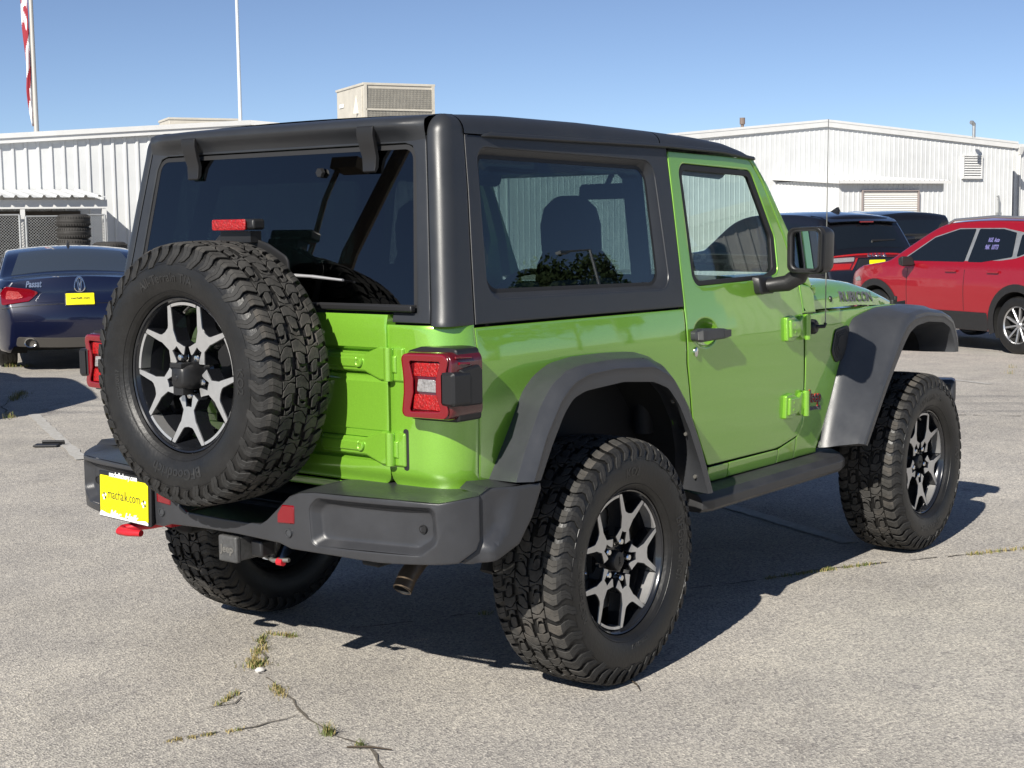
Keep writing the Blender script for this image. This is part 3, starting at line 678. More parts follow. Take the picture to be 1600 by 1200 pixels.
p=MB(); p.panel([(1.615,1.1205),(2.98,1.108),(2.98,1.02),(1.615,1.02)],lambda x,z,h:(x,-(hw(x)-.004+h),z),thick=.02,g=.1); q=p.build('wing_inner',DARK,JEEP); mir(q)
# grille and front bumper (seen only from beside or through the arches)
p=MB(); p.panel(rnd([(-.50,.80),(.50,.80),(.49,1.07),(-.49,1.07)],.05,4),lambda y,z,h:(2.985+h-.1*(z-.9)*.3,y,z),[rnd([(c-.020,.85),(c+.020,.85),(c+.020,1.03),(c-.020,1.03)],.015,3) for c in np.linspace(-.21,.21,7)],thick=.05,g=.08,e=.003); GRL=p.build('grille',GREEN,JEEP)
for sg in (-1,1):
    k=MB(); k.lathe([(.0001,3.02),(.080,3.015),(.087,3.0),(.087,2.97)],lambda x,y,a:(a,.36*sg+x,.95+y),n=32); k.build('headlight',WLENS,GRL)
p=MB(); p.box((3.06,0,.66),(.16,1.30,.13)); p.box((3.00,.72,.67),(.14,.22,.12),rot=Matrix.Rotation(-.35,3,'Z')); p.box((3.00,-.72,.67),(.14,.22,.12),rot=Matrix.Rotation(.35,3,'Z')); p.build('front_bumper',BUMP,JEEP,bev=.02)

# ---- wheel-arch flares
def path(p,n):
    p=[np.array(q,float) for q in p]; d=[0]
    for a,b in zip(p,p[1:]): d.append(d[-1]+np.linalg.norm(b-a))
    # Catmull-Rom through the points, sampled evenly
    out=[]
    for t in np.linspace(0,d[-1],n):
        i=min(max(int(np.searchsorted(d,t))-1,0),len(p)-2); u=(t-d[i])/(d[i+1]-d[i]+1e-9)
        a=p[max(i-1,0)];b=p[i];c=p[i+1];e=p[min(i+2,len(p)-1)]
        out.append(tuple(.5*((2*b)+(c-a)*u+(2*a-5*b+4*c-e)*u*u+(3*b-a-3*c+e)*u**3)))
    return out
def lpath(p,n):
    p=[np.array(q,float) for q in p]; d=np.concatenate([[0],np.cumsum([math.dist(a,b) for a,b in zip(p,p[1:])])])
    t=np.linspace(0,d[-1],n*4); Q=np.stack([np.interp(t,d,[q[k] for q in p]) for k in (0,1)],1)
    w_=max(3,int(.035/(d[-1]/(n*4)))|1); K=np.ones(w_)/w_; h=w_//2
    E=np.concatenate([2*Q[0]-Q[h:0:-1],Q,2*Q[-1]-Q[-2:-h-2:-1]]); S=np.stack([np.convolve(E[:,k],K,'valid') for k in (0,1)],1)
    i=np.linspace(0,n*4-1,n); return [tuple(S[int(round(k))]) for k in i]
def flare(name,B,O,C,L,I,yo=.905,n=72):
    B,O,C,L,I=[lpath(q,n) for q in (B,O,C,L,I)]; rg=[]
    for i in range(n):
        b,o_,c,l_,k=[np.array(q[i]) for q in (B,O,C,L,I)]
        m=b*.5+o_*.5
        nrm=(b+o_)/2-(l_+k)/2; nrm/=np.linalg.norm(nrm)+1e-9
        m=m+nrm*.002; m2=b*.06+o_*.94+nrm*.001; oc=o_*.5+c*.5+nrm*.001; cl=c*.45+l_*.55
        P=[(b,.775),(b,.789),(b*.8+o_*.2+nrm*.004,.822),(m,.850),(m2,yo-.008),(o_,yo),(oc,yo+.015),(c*.93+o_*.07,.9345),(c,.9355),(c*.9+l_*.1,.9335),(cl,.9345),(l_,.933),(l_*.93+k*.07,.920),(k,.80),(k,.775)]
        rg.append([(q[0],-y,q[1]) for q,y in P])
    p=MB(); p.loft(rg); q=p.build(name,FLARE,JEEP,smooth=42); return q
RB=[(-.540,.742),(-.455,.872),(-.378,.992),(-.323,1.034),(-.244,1.065),(-.122,1.078),(.05,1.077),(.2,1.070),(.31,1.045),(.39,.985),(.465,.87),(.555,.69),(.605,.56)]
RO=[(-.563,.747),(-.513,.842),(-.436,.965),(-.378,1.020),(-.305,1.052),(-.22,1.065),(-.05,1.068),(.14,1.059),(.24,1.027),(.322,.965),(.410,.868),(.513,.67),(.552,.557)]
RC=[(-.515,.745),(-.450,.872),(-.372,.973),(-.309,1.017),(-.229,1.038),(-.078,1.043),(.144,1.030),(.256,.985),(.345,.885),(.435,.735),(.520,.557)]
RL=[(-.479,.744),(-.421,.841),(-.357,.93),(-.310,.971),(-.245,.988),(-.036,.997),(.143,.981),(.232,.952),(.300,.89),(.370,.79),(.440,.665),(.492,.557)]
RI=[(-.470,.744),(-.410,.845),(-.345,.938),(-.295,.982),(-.22,1.0),(0,1.006),(.2,1.0),(.33,.975),(.430,.90),(.500,.80),(.528,.70),(.530,.557)]
rf=flare('rear_flare',RB,RO,RC,RL,RI); 
p=MB()
for u in (.40,.62,.72,.83,.95):
    a=path(RI,100)[int(u*99)];b=path(RL,100)[int(u*99)]
    x=a[0]*.35+b[0]*.65; z=a[1]*.35+b[1]*.65
    p.lathe([(.0001,-.012),(.006,-.012),(.008,-.006),(.008,0)],lambda i,j,k:(x+k,-.885+i,z+j),n=10)
p.build('flare_screw',STEEL,rf)
FB=[(1.652,.562),(1.802,.865),(1.905,1.052),(1.945,1.085),(2.033,1.100),(2.174,1.119),(2.45,1.121),(2.66,1.104),(2.735,1.070),(2.80,.97),(2.81,.885)]
FO=[(1.741,.578),(1.966,.858),(2.092,1.014),(2.150,1.066),(2.226,1.091),(2.386,1.102),(2.600,1.085),(2.718,1.050),(2.772,.98),(2.787,.93),(2.789,.886)]
FC=[(1.768,.572),(1.985,.835),(2.12,.988),(2.182,1.040),(2.26,1.066),(2.40,1.076),(2.60,1.060),(2.70,1.025),(2.750,.955),(2.766,.92),(2.768,.886)]
FL=[(1.793,.563),(2.003,.808),(2.155,.962),(2.215,1.010),(2.288,1.036),(2.412,1.047),(2.590,1.034),(2.676,1.004),(2.720,.945),(2.736,.915),(2.738,.886)]
FI=[(1.80,.563),(2.01,.80),(2.16,.935),(2.25,.98),(2.35,1.0),(2.45,1.005),(2.58,1.0),(2.65,.97),(2.69,.93),(2.70,.91),(2.70,.886)]
ff=flare('front_flare',FB,FO,FC,FL,FI,.918)
p=MB(); p.panel(rnd([(1.735,.955),(1.768,1.046),(1.90,1.060),(1.90,.93),(1.775,.905)],[.03,.03,.02,.02,.03],4),SM,thick=.01,g=.03,e=.003); p.v=[(x,y-.006,z) for x,y,z in p.v]
vt=p.build('wing_vent',BLK,JEEP)
p=MB()
for k in range(3): p.panel(rnd([(1.752,.965),(1.778,1.034),(1.88,1.046),(1.88,.94),(1.785,.922)],.015,3),lambda x,z,h:SM(1.81+(x-1.81)*(1-.22*k),1+(z-1)*(1-.22*k),h+.008+.002*k),thick=.004,g=.03,e=.002)
p.build('vent_rib',RUB,vt)
for q in (rf,ff,vt): mir(q)
# inner wheel arches
def liner(pts,zc,yb):
    p=MB(); P=path(pts,40); p.loft([[(a,-.80,b) for a,b in P],[(a,-yb,b) for a,b in P]],0,False,False)
    Q=[(a,b) for a,b in P if b>=zc]; p.add([(a,-yb,b) for a,b in Q],[tuple(range(len(Q)))]); 
    return p
q=liner(RI,0,.60).build('wheel_arch_liner',DARK,JEEP); mir(q)
q=liner(FI,.925,.45).build('wheel_arch_liner',DARK,JEEP); mir(q)
# badges
p=MB(); p.text('Jeep',.072,lambda x,y,z:SM(1.542+x,.763-.07*x+y,.001+z*1.0),.004,0,'LEFT',sx=.90,bold=.0002)
p.build('wing_badge',[mat('badge_metal',(.16,.15,.15),.25,.9)],JEEP)
p=MB(); p.text('Jeep',.072,lambda x,y,z:SM(1.542+x,.763-.07*x+y,.0005+z*.5),.004,0,'LEFT',sx=.90,bold=.0022); p.build('badge_outline',RHOOK,JEEP)
p=MB(); p.text('WRANGLER',.022,lambda x,y,z:SM(1.549+x,.728-.04*x+y,.001+z),.001,0,'LEFT',sx=.92,bold=.0006); p.build('wing_lettering',DECAL,JEEP)
# aerial
p=MB(); yb=-ys(1.071)
p.lathe([(.0001,-.022),(.020,-.020),(.026,-.012),(.028,.004)],lambda x,y,a:(1.566+x,yb+a,1.071+y*1.15),n=20); p.tube([(1.566,yb-.018,1.071),(1.585,yb-.045,1.073),(1.590,yb-.046,1.085)],.008,8)
A_=p.build('aerial_base',BLK,JEEP)
p=MB(); p.tube([(1.590,yb-.046,1.075),(1.594,yb-.046,1.5),(1.600,yb-.046,1.905)],[.0028,.0024,.0019],6); p.build('aerial',STEEL,A_)
# ---- door mirror
p=MB()
mo=rnd([(-.886,1.304),(-1.026,1.300),(-1.030,1.478),(-.886,1.474)],.028,5)
def mf(y,z,h): return (1.152-h+(-.08)*(y+.95)*.5,y,z)
mi_=rnd([(-.908,1.322),(-1.012,1.319),(-1.014,1.462),(-.908,1.459)],.02,5)
p.panel(mo,mf,[mi_],thick=.03,g=.04,e=.006)
a=ccw(mo); rg=[]
for t,k in ((.03,1),(.06,1.02),(.09,.99),(.115,.93),(.13,.80),(.134,.5)):
    rg.append([mf(-.957+(y+.957)*k,1.39+(z-1.39)*k,-t) for y,z in a])
p.loft(rg,0,True,True)
p.tube([(1.165,-.745,1.252),(1.185,-.80,1.254),(1.205,-.86,1.262),(1.215,-.905,1.290),(1.215,-.925,1.325)],[.026,.028,.032,.035,.032],14)
p.prism(rnd([(1.11,1.222),(1.11,1.29),(1.225,1.29),(1.225,1.222)],.012,2),lambda x,z,h:(x,-(ys(z)+h),z),-.01,.03,0,.006)
MR=p.build('door_mirror',BLK,JEEP,smooth=45)
p=MB(); p.panel(inset(ccw(mi_),-.004),lambda y,z,h:mf(y,z,h-.016),thick=.003,g=.06,e=.001); p.build('mirror_glass',MIRR,MR)
mir(MR)
# ---- rear lamps
def lamp(sg=-1):
    f=lambda y,z,h:(-.742-h,y,z)
    out=rnd([(-.654,.942),(-.654,1.137),(-.846,1.140),(-.846,.944)],[.022,.02,.03,.03],6)
    p=MB(); a=ccw(out); cy,cz=-.75,1.04
    rg=[[(x,cy+(y-cy)*k-.0*x,cz+(z-cz)*k) for y,z in a] for x,k in ((-.64,1.0),(-.735,1.0),(-.757,.985),(-.768,.955),(-.7705,.93))]
    p.loft(rg,0,True,True); lm=p.build('tail_lamp',DLENS,JEEP,smooth=50)
    # raised hourglass frame
    hg=rnd([(-.690,.966),(-.705,1.020),(-.705,1.060),(-.690,1.112),(-.808,1.114),(-.790,1.060),(-.790,1.022),(-.808,.972)],[.006,.02,.02,.006,.006,.02,.02,.006],4)
    of=rnd([(-.658,.948),(-.668,1.02),(-.668,1.06),(-.658,1.132),(-.838,1.136),(-.822,1.062),(-.822,1.020),(-.838,.950)],[.018,.03,.03,.018,.022,.03,.03,.022],5)
    p=MB(); p.panel(of,lambda y,z,h:(-.7835-h+.10*max(0,-.80-y),y,z),[hg],thick=.018,g=.03,e=.003); p.build('lamp_frame',RLENS,lm,wn=True)
    for nm,m,z0,z1,yl,yr,d in (('brake_light',RLED,1.068,1.108,-.698,-.802,0),('reversing_light',WLENS,1.024,1.060,-.712,-.788,.002),('turn_light',RLED,.972,1.016,-.695,-.802,0)):
        k=MB(); k.panel(rnd([(yl,z0),(yl-.006,z1),(yr+.006,z1),(yr,z0)],.004,2),lambda y,z,h:(-.7725-h-d,y,z),thick=.006,g=.03,e=.001); k.build(nm,m,lm)
    p=MB(); p.tube([(-.70,-.8465,1.104),(-.745,-.8475,1.108)],.004,8); p.tube([(-.69,-.8465,1.122),(-.76,-.847,1.126)],.003,8); p.build('lamp_trim',RLENS,lm)
    # black guard clipped on the side
    p=MB(); gp=rnd([(-.652,.984),(-.652,1.086),(-.668,1.100),(-.745,1.090),(-.745,.986)],.006,3)
    p.prism(gp,lambda x,z,h:(x,-.838-h,z),-.02,.0215,0,.005)
    p.prism(rnd([(-.812,.990),(-.812,1.084),(-.862,1.086),(-.862,.986)],[.004,.004,.012,.012],3),lambda y,z,h:(-.735-h,y,z),-.02,.054,0,.008)
    p.build('lamp_guard',BLK,lm,bev=.003)
    p=MB(); p.prism(rnd([(-.648,1.02),(-.648,1.136),(-.70,1.150),(-.80,1.150),(-.835,1.146),(-.842,1.02),(-.842,.938),(-.70,.936),(-.655,.938)],.012,3),f,-.10,-.0,0,.004); p.build('lamp_gasket',BLK,lm)
    return lm
LM=lamp(); mir(LM)
# ---- rear bumper
def pathmap(pts,rad):
    P=pts; q=[P[0]]
    seg=[]  # dense polyline with rounded corners
    for i in range(1,len(P)-1):
        a,b,c=[np.array(P[j],float) for j in (i-1,i,i+1)]; d1=(a-b)/np.linalg.norm(a-b);d2=(c-b)/np.linalg.norm(c-b)
        r=rad[i-1]
        for k in range(9):
            t=k/8; p1=b+d1*r;p2=b+d2*r; q.append(tuple((1-t)**2*p1+2*t*(1-t)*b+t*t*p2))
    q.append(P[-1]); q=np.array(q); D=np.concatenate([[0],np.cumsum(np.hypot(*np.diff(q,axis=0).T))])
    def fn(s,z,h):
        a=abs(s); sg=1 if s>0 else -1
        y=np.interp(a,D,q[:,0]);x=np.interp(a,D,q[:,1]); e=.012
        y1,x1=np.interp(max(a-e,0),D,q[:,0]),np.interp(max(a-e,0),D,q[:,1]); y2,x2=np.interp(a+e,D,q[:,0]),np.interp(a+e,D,q[:,1])
        t=math.hypot(y2-y1,x2-x1) or 1; ny,nx=-(x2-x1)/t,(y2-y1)/t   # outward = -x at the rear
        return (x-h*nx,sg*(y-h*ny*-1) if 0 else sg*(y+h*(x2-x1)/t),z)
    return fn,D[-1]
BP=[(0,-.900),(.30,-.898),(.55,-.877),(.72,-.850),(.826,-.815),(.872,-.76),(.905,-.69),(.920,-.475),(.925,-.40)]
bm_,BL=pathmap(BP,[.08,.08,.06,.034,.03,.036,.035])
def bmap(s,z,h):
    return bm_(s,z,h-.10*max(0,.565-z))
UPR=[(.0,.593),(.172,.595),(.200,.610),(.251,.652),(.300,.694),(.340,.708),(.40,.714),(.70,.717),(.83,.713),(.88,.720),(.952,.728)]
LWR=[(.952,.600),(.940,.572),(.885,.538),(.787,.534),(.635,.527),(.468,.531),(.30,.533),(.252,.546),(.065,.552),(.0,.552)]
full=[(-s,z) for s,z in UPR[:0:-1]]+UPR+LWR+[(-s,z) for s,z in LWR[-2::-1]]
RO_=[(.378,.668),(.410,.698),(.818,.699),(.824,.600),(.770,.560),(.386,.554)]; RI_=[(.408,.655),(.428,.676),(.794,.681),(.800,.608),(.755,.580),(.416,.575)]
rr_=[.03,.03,.022,.03,.03,.025]
p=MB(); rc=[rnd([(-a,b) for a,b in RO_],rr_,6),rnd(RO_,rr_,6)]
p.panel(full,bmap,rc,thick=.012,g=.04,e=.0032)
for sg in (-1,1):
    a=rnd([(sg*u,v) for u,v in RO_],rr_,6);b=rnd([(sg*u,v) for u,v in RI_],rr_,6); n=len(a)
    p.loft([[bmap(s,z,-.0032) for s,z in a],[bmap(s*.8+u*.2,z*.8+v*.2,-.007) for (s,z),(u,v) in zip(a,b)],[bmap(s*.3+u*.7,z*.3+v*.7,-.026) for (s,z),(u,v) in zip(a,b)],[bmap(s,z,-.032) for s,z in b],[bmap(s*.8+.61*sg*.2,.628+(z-.628)*.8,-.033) for s,z in b]],0,True,False)
    k=len(p.v)-n; p.f.append(tuple(range(k,k+n))); p.m.append(0)
BPR=p.build('rear_bumper',BUMP,JEEP,smooth=50,wn=True)
p=MB()
for sg in (-1,1):
    rg=[]
    for s,z in UPR[1:]:
        a=bmap(s*sg,z+.0010,-.0032); y=a[1]; yb=math.copysign(min(abs(y),.79),y); xb=-.66 if abs(y)<.80 else -.60
        rg.append([a,(a[0]*.85+xb*.15,y*.85+yb*.15,z+.006),(a[0]*.5+xb*.5,y*.5+yb*.5,z+.010),(xb,yb,z+.013)])
    p.loft(rg,0,False,False)
p.loft([[bmap(s,.594,-.0032),(-.66,bmap(s,.58,0)[1],.60)] for s in (-.18,-.08,.08,.18)],0,False,False)
p.build('bumper_step',BUMP,BPR,recalc=False,smooth=40)
cap=[(.957,.730),(.957,.600),(.944,.570),(.890,.537),(.932,.529),(1.005,.535),(1.098,.568),(1.158,.642),(1.198,.720),(1.194,.737),(1.09,.740),(.990,.748)]
def capf(s,z,h):
    a=float(np.interp(z,[.574,.63,.70,.74],[.958,1.012,1.020,.992])); b=max(a+.02,float(np.interp(z,[.579,.617,.727],[.985,1.036,1.092])))
    t=max(0,min(1,(s-a)/(b-a))); return bmap(-s,z,h-.012+.024*t+.10*max(0,.565-z)*.4)
p=MB(); p.panel(cap,capf,thick=.04,g=.018,e=.006)
p.loft([[bmap(-s,z,-.008),(bmap(-s,z,0)[0]+.04,-.78,z+.003)] for s,z in ((.957,.731),(.99,.747),(1.09,.740),(1.19,.736))],0,False,False)
q=p.build('bumper_end_cap',BUMP,JEEP,recalc=False,smooth=38,wn=True); mir(q)
# reflectors, sensors
for sg in (-1,1):
    p=MB(); p.prism(rnd([(.250,.608),(.320,.612),(.321,.668),(.272,.666),(.251,.638)],.004,2),lambda s,z,h:bmap(s*sg,z,h),-.012,.004,0,.003); p.build('reflector',RLENS,BPR)
    for s,z in ((.296,.582),(.768,.631)):
        c=bmap(s*sg,z,.002 if s<.5 else -.032)
        k=MB(); k.lathe([(.0001,.001),(.009,.001),(.010,.0),(.0105,.003),(.013,.003),(.014,-.004)],lambda x,y,a:(c[0]-a,c[1]+x,c[2]+y),n=20); k.build('parking_sensor',BLK if s>.5 else FLARE,BPR)
# yellow dealer plate in a black holder on the left
def pl(y,z,h): return (-.912+.105*(y-.35)-h+.03*(z-.6),y,z)
p=MB(); p.panel(rnd([(.650,.528),(.650,.686),(.330,.686),(.330,.528)],.006,3),pl,thick=.022,g=.1,e=.003)
PLT=p.build('number_plate',BLK,JEEP)
p=MB(); p.panel(rnd([(.637,.542),(.637,.672),(.344,.672),(.344,.542)],.004,2),lambda y,z,h:pl(y,z,h+.003),thick=.002,g=.1,e=.0008); p.build('plate_face',YEL,PLT)
def ptxt(t,size,y0,z0,m,sx=1,h=.0036,sh=0,bold=0,par=None,nm='plate_lettering'):
    k=MB(); k.text(t,size,lambda x,y,z:pl(y0-x,z0+y,h+z),.0003,0,'CENTER',sx=sx,shear=sh,bold=bold); return k.build(nm,m,PLT,recalc=False)
ptxt('machalk.com',.048,.489,.597,INKB,.80)
ptxt('machalkchevy.com',.024,.492,.672,WHT,.95,bold=.0008)
ptxt('Mac  Haik',.033,.492,.536,WHT,1.25,.0045,.35,bold=.0012)
p=MB(); p.panel([(.640,.541),(.630,.551),(.59,.544),(.42,.539),(.36,.546),(.343,.541),(.343,.533),(.640,.533)],lambda y,z,h:pl(y,z,h+.0042),thick=.003,g=.05,e=.0005); p.build('plate_swash',WHT,PLT)
for y0 in (.609,.368):
    k=MB()
    for j in range(5):
        a=j*2*PI/5; k.lathe([(.0001,.0006),(.0045,.0005),(.005,0)],lambda x,y,h,a=a:pl(y0+.009*math.cos(a)+x,.602+.009*math.sin(a)+y,.0034+h),n=10,mi=j%2)
    k.build('plate_emblem',[WHT,INKB],PLT)
# tow hooks, hitch, exhaust
def hook(y):
    p=MB(); p.tube([(-.70,y-.02,.520),(-.78,y-.03,.516),(-.82,y-.005,.510),(-.862,y+.045,.503),(-.888,y+.060,.499),(-.912,y+.042,.498),(-.912,y+.0,.498),(-.900,y-.050,.498)],[.020,.019,.018,.017,.017,.017,.016,.013],12,flat=.85)
    p.box((-.72,y-.02,.52),(.10,.05,.05)); return p.build('tow_hook',RHOOK,JEEP,smooth=50)
hook(.455)
p=MB(); p.box((-.80,-.012,.498),(.16,.078,.078)); p.box((-.882,-.010,.496),(.022,.084,.084)); HT=p.build('hitch_receiver',mat('cast_grey',(.075,.075,.075),.6,.3,noise=.3,nscale=60),JEEP,bev=.006)
k=MB(); k.text('Jeep',.034,lambda x,y,z:(-.8936-z,-.010-x,.486+y),.0015,0,bold=.001); k.build('hitch_lettering',STEEL,HT,recalc=False)
k=MB(); k.box((-.82,-.095,.50),(.06,.05,.055)); k.build('trailer_socket',BLK,HT,bev=.008)
k=MB(); k.tube([(-.80,-.07,.472),(-.81,-.13,.460),(-.80,-.19,.467)],.007,8); k.tube([(-.805,-.145,.458),(-.805,-.17,.458)],.012,8,1); k.build('safety_chain_loop',[STEEL,RHOOK],HT)
p=MB(); ex=[(-.25,-.48,.52),(-.48,-.525,.505),(-.60,-.552,.475),(-.665,-.563,.440),(-.695,-.567,.405)]
p.tube(ex,.030,20,caps=False); p.tube(ex[::-1],.0265,20,1,caps=False); d_=(Vector(ex[-1])-Vector(ex[-2])).normalized(); u_=d_.cross(Vector((0,1,0))).normalized(); p.lathe([(.030,0),(.0265,0)],lambda x,y,a:Vector(ex[-1])+Vector((0,1,0))*x+u_*y,n=20)
p.build('exhaust_pipe',[mat('exhaust_steel',(.16,.12,.085),.45,.7,noise=.25),DARK],JEEP,recalc=False)
# rock rail and underside
p=MB(); rg=[]
for x,y0,y1 in ((.60,-.70,-.845),(.66,-.70,-.862),(1.70,-.70,-.862),(1.775,-.70,-.84),(1.80,-.70,-.80)):
    rg.append([(x,y0,.462),(x,y1+.012,.460),(x,y1,.474),(x,y1,.505),(x,y1+.022,.527),(x,-.77,.537),(x,y0,.535)])
p.loft(rg); q=p.build('rock_rail',mat('rail_black',(.030,.030,.032),.46,noise=.2,rvar=.08,nscale=10),JEEP,bev=.003); mir(q)
p=MB(); p.tube([(0,-.70,.405),(0,.70,.405)],.048,14); p.lathe([(.0001,-.13),(.08,-.12),(.125,-.04),(.125,.05),(.07,.16),(.0001,.17)],lambda x,y,a:(a,.10+x,.405+y),n=20); p.tube([(2.459,-.70,.405),(2.459,.70,.405)],.045,12); p.build('axle',DARK,JEEP)
p=MB()
for sg in (-1,1): p.box((1.15,.44*sg,.52),(3.7,.075,.12))
p.box((-.66,0,.55),(.08,1.2,.12)); p.box((.9,0,.50),(.12,.9,.08)); p.box((1.9,0,.50),(.2,.9,.08)); p.box((.3,.1,.50),(.55,.75,.14)); p.box((.95,-.62,.44),(.05,.1,.1)); p.box((1.52,-.66,.45),(.06,.12,.08)); p.build('chassis_frame',DARK,JEEP,bev=.01)
p=MB(); p.tube([(-.50,-.35,.54),(-.50,.45,.54)],.095,20); p.build('silencer',mat('silencer_steel',(.10,.095,.09),.5,.6),JEEP)
for sg in (-1,1):
    p=MB(); p.tube([(-.22,.52*sg,.36),(.0,.50*sg,.80)],.030,10); p.build('damper',DARK,JEEP)
    p=MB(); p.tube([(.08+.06*math.cos(t),.50*sg+.06*math.sin(t),.46+t*.0125) for t in np.linspace(0,2*PI*4,80)],.008,6); p.build('spring',DARK,JEEP)
p=MB()  # tub walls and floor
def wall(a,b): p.add([a,b,(b[0],b[1],1.19),(a[0],a[1],1.19)],[(0,1,2,3)])
zf=.56
for y in (-.60,.60): p.box((-.06,y,.875),(1.22,.02,.63))
p.box((-.655,0,.95),(.02,1.30,.46)); p.box((-.06,0,.60),(1.22,1.2,.03)); p.box((1.10,0,.60),(1.10,1.46,.03)); p.box((.555,-.665,.80),(.02,.15,.42)); p.box((.555,.665,.80),(.02,.15,.42))
for sg in (-1,1): p.box((-.04,.68*sg,1.055),(1.24,.17,.02)); p.box((1.05,.735*sg,.90),(.95,.02,.58))
p.box((1.60,0,.90),(.03,1.44,.58)); p.box((-.62,.66,.9),(.06,.10,.4)); p.box((-.62,-.66,.9),(.06,.10,.4)); p.build('inner_tub',INT,JEEP)
# ---- cabin
def seat(x,y):
    p=MB(); p.loft([[(x-.24,y+a*.24,.86+b) for a,b in ((-1,0),(-.9,.06),(.9,.06),(1,0),(.9,-.12),(-.9,-.12))],[(x+.26,y+a*.25,.92+b) for a,b in ((-1,0),(-.9,.05),(.9,.05),(1,0),(.9,-.14),(-.9,-.14))]])
    rg=[]
    for t,w_,d in ((0,.22,.07),(.15,.23,.075),(.45,.205,.07),(.58,.17,.06),(.65,.13,.05),(.68,.08,.045)):
        cx=x-.24-.20*t; cz=.88+.80*t; rg.append([(cx-d,y-w_*.8,cz),(cx-d*.9,y+w_*.8,cz),(cx,y+w_,cz),(cx+d,y+w_*.8,cz),(cx+d,y-w_*.8,cz),(cx,y-w_,cz)])
    p.loft(rg)
    rg=[]
    for t,w_,d in ((0,.12,.035),(.03,.130,.05),(.12,.128,.055),(.18,.110,.05),(.225,.06,.03)):
        cx=x-.375-.05*t; cz=1.375+t; rg.append([(cx-d,y-w_*.8,cz),(cx-d,y+w_*.8,cz),(cx,y+w_,cz),(cx+d,y+w_*.8,cz),(cx+d,y-w_*.8,cz),(cx,y-w_,cz)])
    p.loft(rg); s_=p.build('seat',SEAT,JEEP,bev=.03,seg=3,smooth=60)
    return s_
seat(.86,-.36); seat(.86,.36)
p=MB(); rg=[]
for t,w_,d in ((0,.48,.07),(.3,.47,.06),(.42,.42,.05),(.45,.36,.03)): rg.append([(-.12-.15*t-d,-w_,.92+t),(-.12-.15*t-d,w_,.92+t),(-.12-.15*t+d,w_,.92+t),(-.12-.15*t+d,-w_,.92+t)])
p.loft(rg); p.box((.08,0,.86),(.42,.94,.14)); p.build('rear_bench',SEAT,JEEP,bev=.03)
p=MB()
for sg in (-1,1): p.tube([(.50,.66*sg,.75),(.50,.655*sg,1.3),(.50,.615*sg,1.66),(.50,.55*sg,1.725)],.036,12); p.tube([(-.52,.60*sg,1.0),(-.46,.60*sg,1.45),(-.40,.575*sg,1.66),(-.25,.57*sg,1.72),(.5,.565*sg,1.725),(1.2,.56*sg,1.70)],.034,12)
p.tube([(.50,-.56,1.725),(.50,.56,1.725)],.036,12); p.tube([(-.40,-.57,1.68),(-.40,.57,1.68)],.034,12); p.build('roll_cage',INT,JEEP)
p=MB(); p.loft([[(x,y,z) for x,z in ((1.57,.95),(1.30,.95),(1.24,1.08),(1.27,1.17),(1.36,1.21),(1.57,1.215))] for y in (-.70,.70)]); p.build('dashboard',INT,JEEP,bev=.02)
p=MB(); p.lathe([(.185+.014*math.cos(t),.014*math.sin(t)) for t in np.linspace(0,2*PI,10,endpoint=False)]+[(.199,0)],lambda x,y,a:(1.12+y*.42+a*.9,.36+x,1.13+y*.9-a*.42),n=32); p.tube([(1.12,.36,1.13),(1.30,.36,1.05)],.03,10); p.box((1.12,.36,1.13),(.04,.33,.05)); p.build('steering_wheel',INT,JEEP)
p=MB(); p.panel(rnd([(-.13,1.60),(.13,1.60),(.125,1.665),(-.125,1.665)],.02,4),lambda y,z,h:(1.22-h,y,z),thick=.03,g=.05,e=.006); p.tube([(1.24,0,1.65),(1.29,0,1.715)],.012,8); p.build('interior_mirror',BLK,JEEP)
for sg in (-1,1):
    p=MB(); p.box((1.16,.36*sg,1.725),(.12,.42,.016)); p.build('sun_visor',mat('visor_grey',(.06,.06,.062),.8),JEEP,bev=.005)
# ---- spare wheel carrier, third brake light, camera pod
p=MB(); p.tube([(-.70,.002,1.055),(-.85,.002,1.055)],.09,20); p.box((-.735,.0,1.02),(.05,.36,.30)); p.tube([(-.765,.002,1.055),(-.785,.002,1.055)],[.215,.205],32); p.build('spare_carrier',BLK,JEEP,bev=.01)
p=MB(); p.panel(rnd([(-.185,1.19),(.175,1.19),(.165,1.46),(.14,1.478),(.02,1.478),(-.085,1.447),(-.17,1.405)],[.01,.01,.02,.02,.03,.06,.03],4),lambda y,z,h:(-.752-h,y,z),thick=.02,g=.06,e=.005); p.box((-.760,.03,1.47),(.045,.14,.035)); ST=p.build('stop_lamp_bracket',BLK,JEEP,bev=.003)
p=MB(); p.box((-.776,.020,1.508),(.05,.190,.034)); sb=p.build('stop_lamp',BLK,ST,bev=.008)
p=MB(); p.panel(rnd([(.106,1.490),(.106,1.524),(-.048,1.524),(-.048,1.490)],.006,3),lambda y,z,h:(-.812-h,y,z),thick=.020,g=.04,e=.003); p.build('stop_lamp_lens',RLED,sb)
p=MB(); rg=[]
for x,w_,h_ in ((-.98,.040,.040),(-1.005,.040,.042),(-1.03,.036,.040),(-1.052,.030,.034),(-1.058,.022,.026)): rg.append([(x,.002+w_*math.copysign(abs(math.cos(t))**.6,math.cos(t)),1.052+h_*math.copysign(abs(math.sin(t))**.6,math.sin(t))) for t in np.linspace(0,2*PI,20,endpoint=False)])
p.loft(rg); p.box((-1.040,.003,1.087),(.040,.052,.012)); p.box((-1.03,.006,1.012),(.04,.045,.03)); q=p.build('camera_pod',BLK,JEEP,smooth=50)
p=MB(); p.lathe([(.0001,.002),(.008,.002),(.010,0)],lambda x,y,a:(-1.0585-a,.006+x,1.050+y),n=14); p.build('camera_lens',RIMB,q)
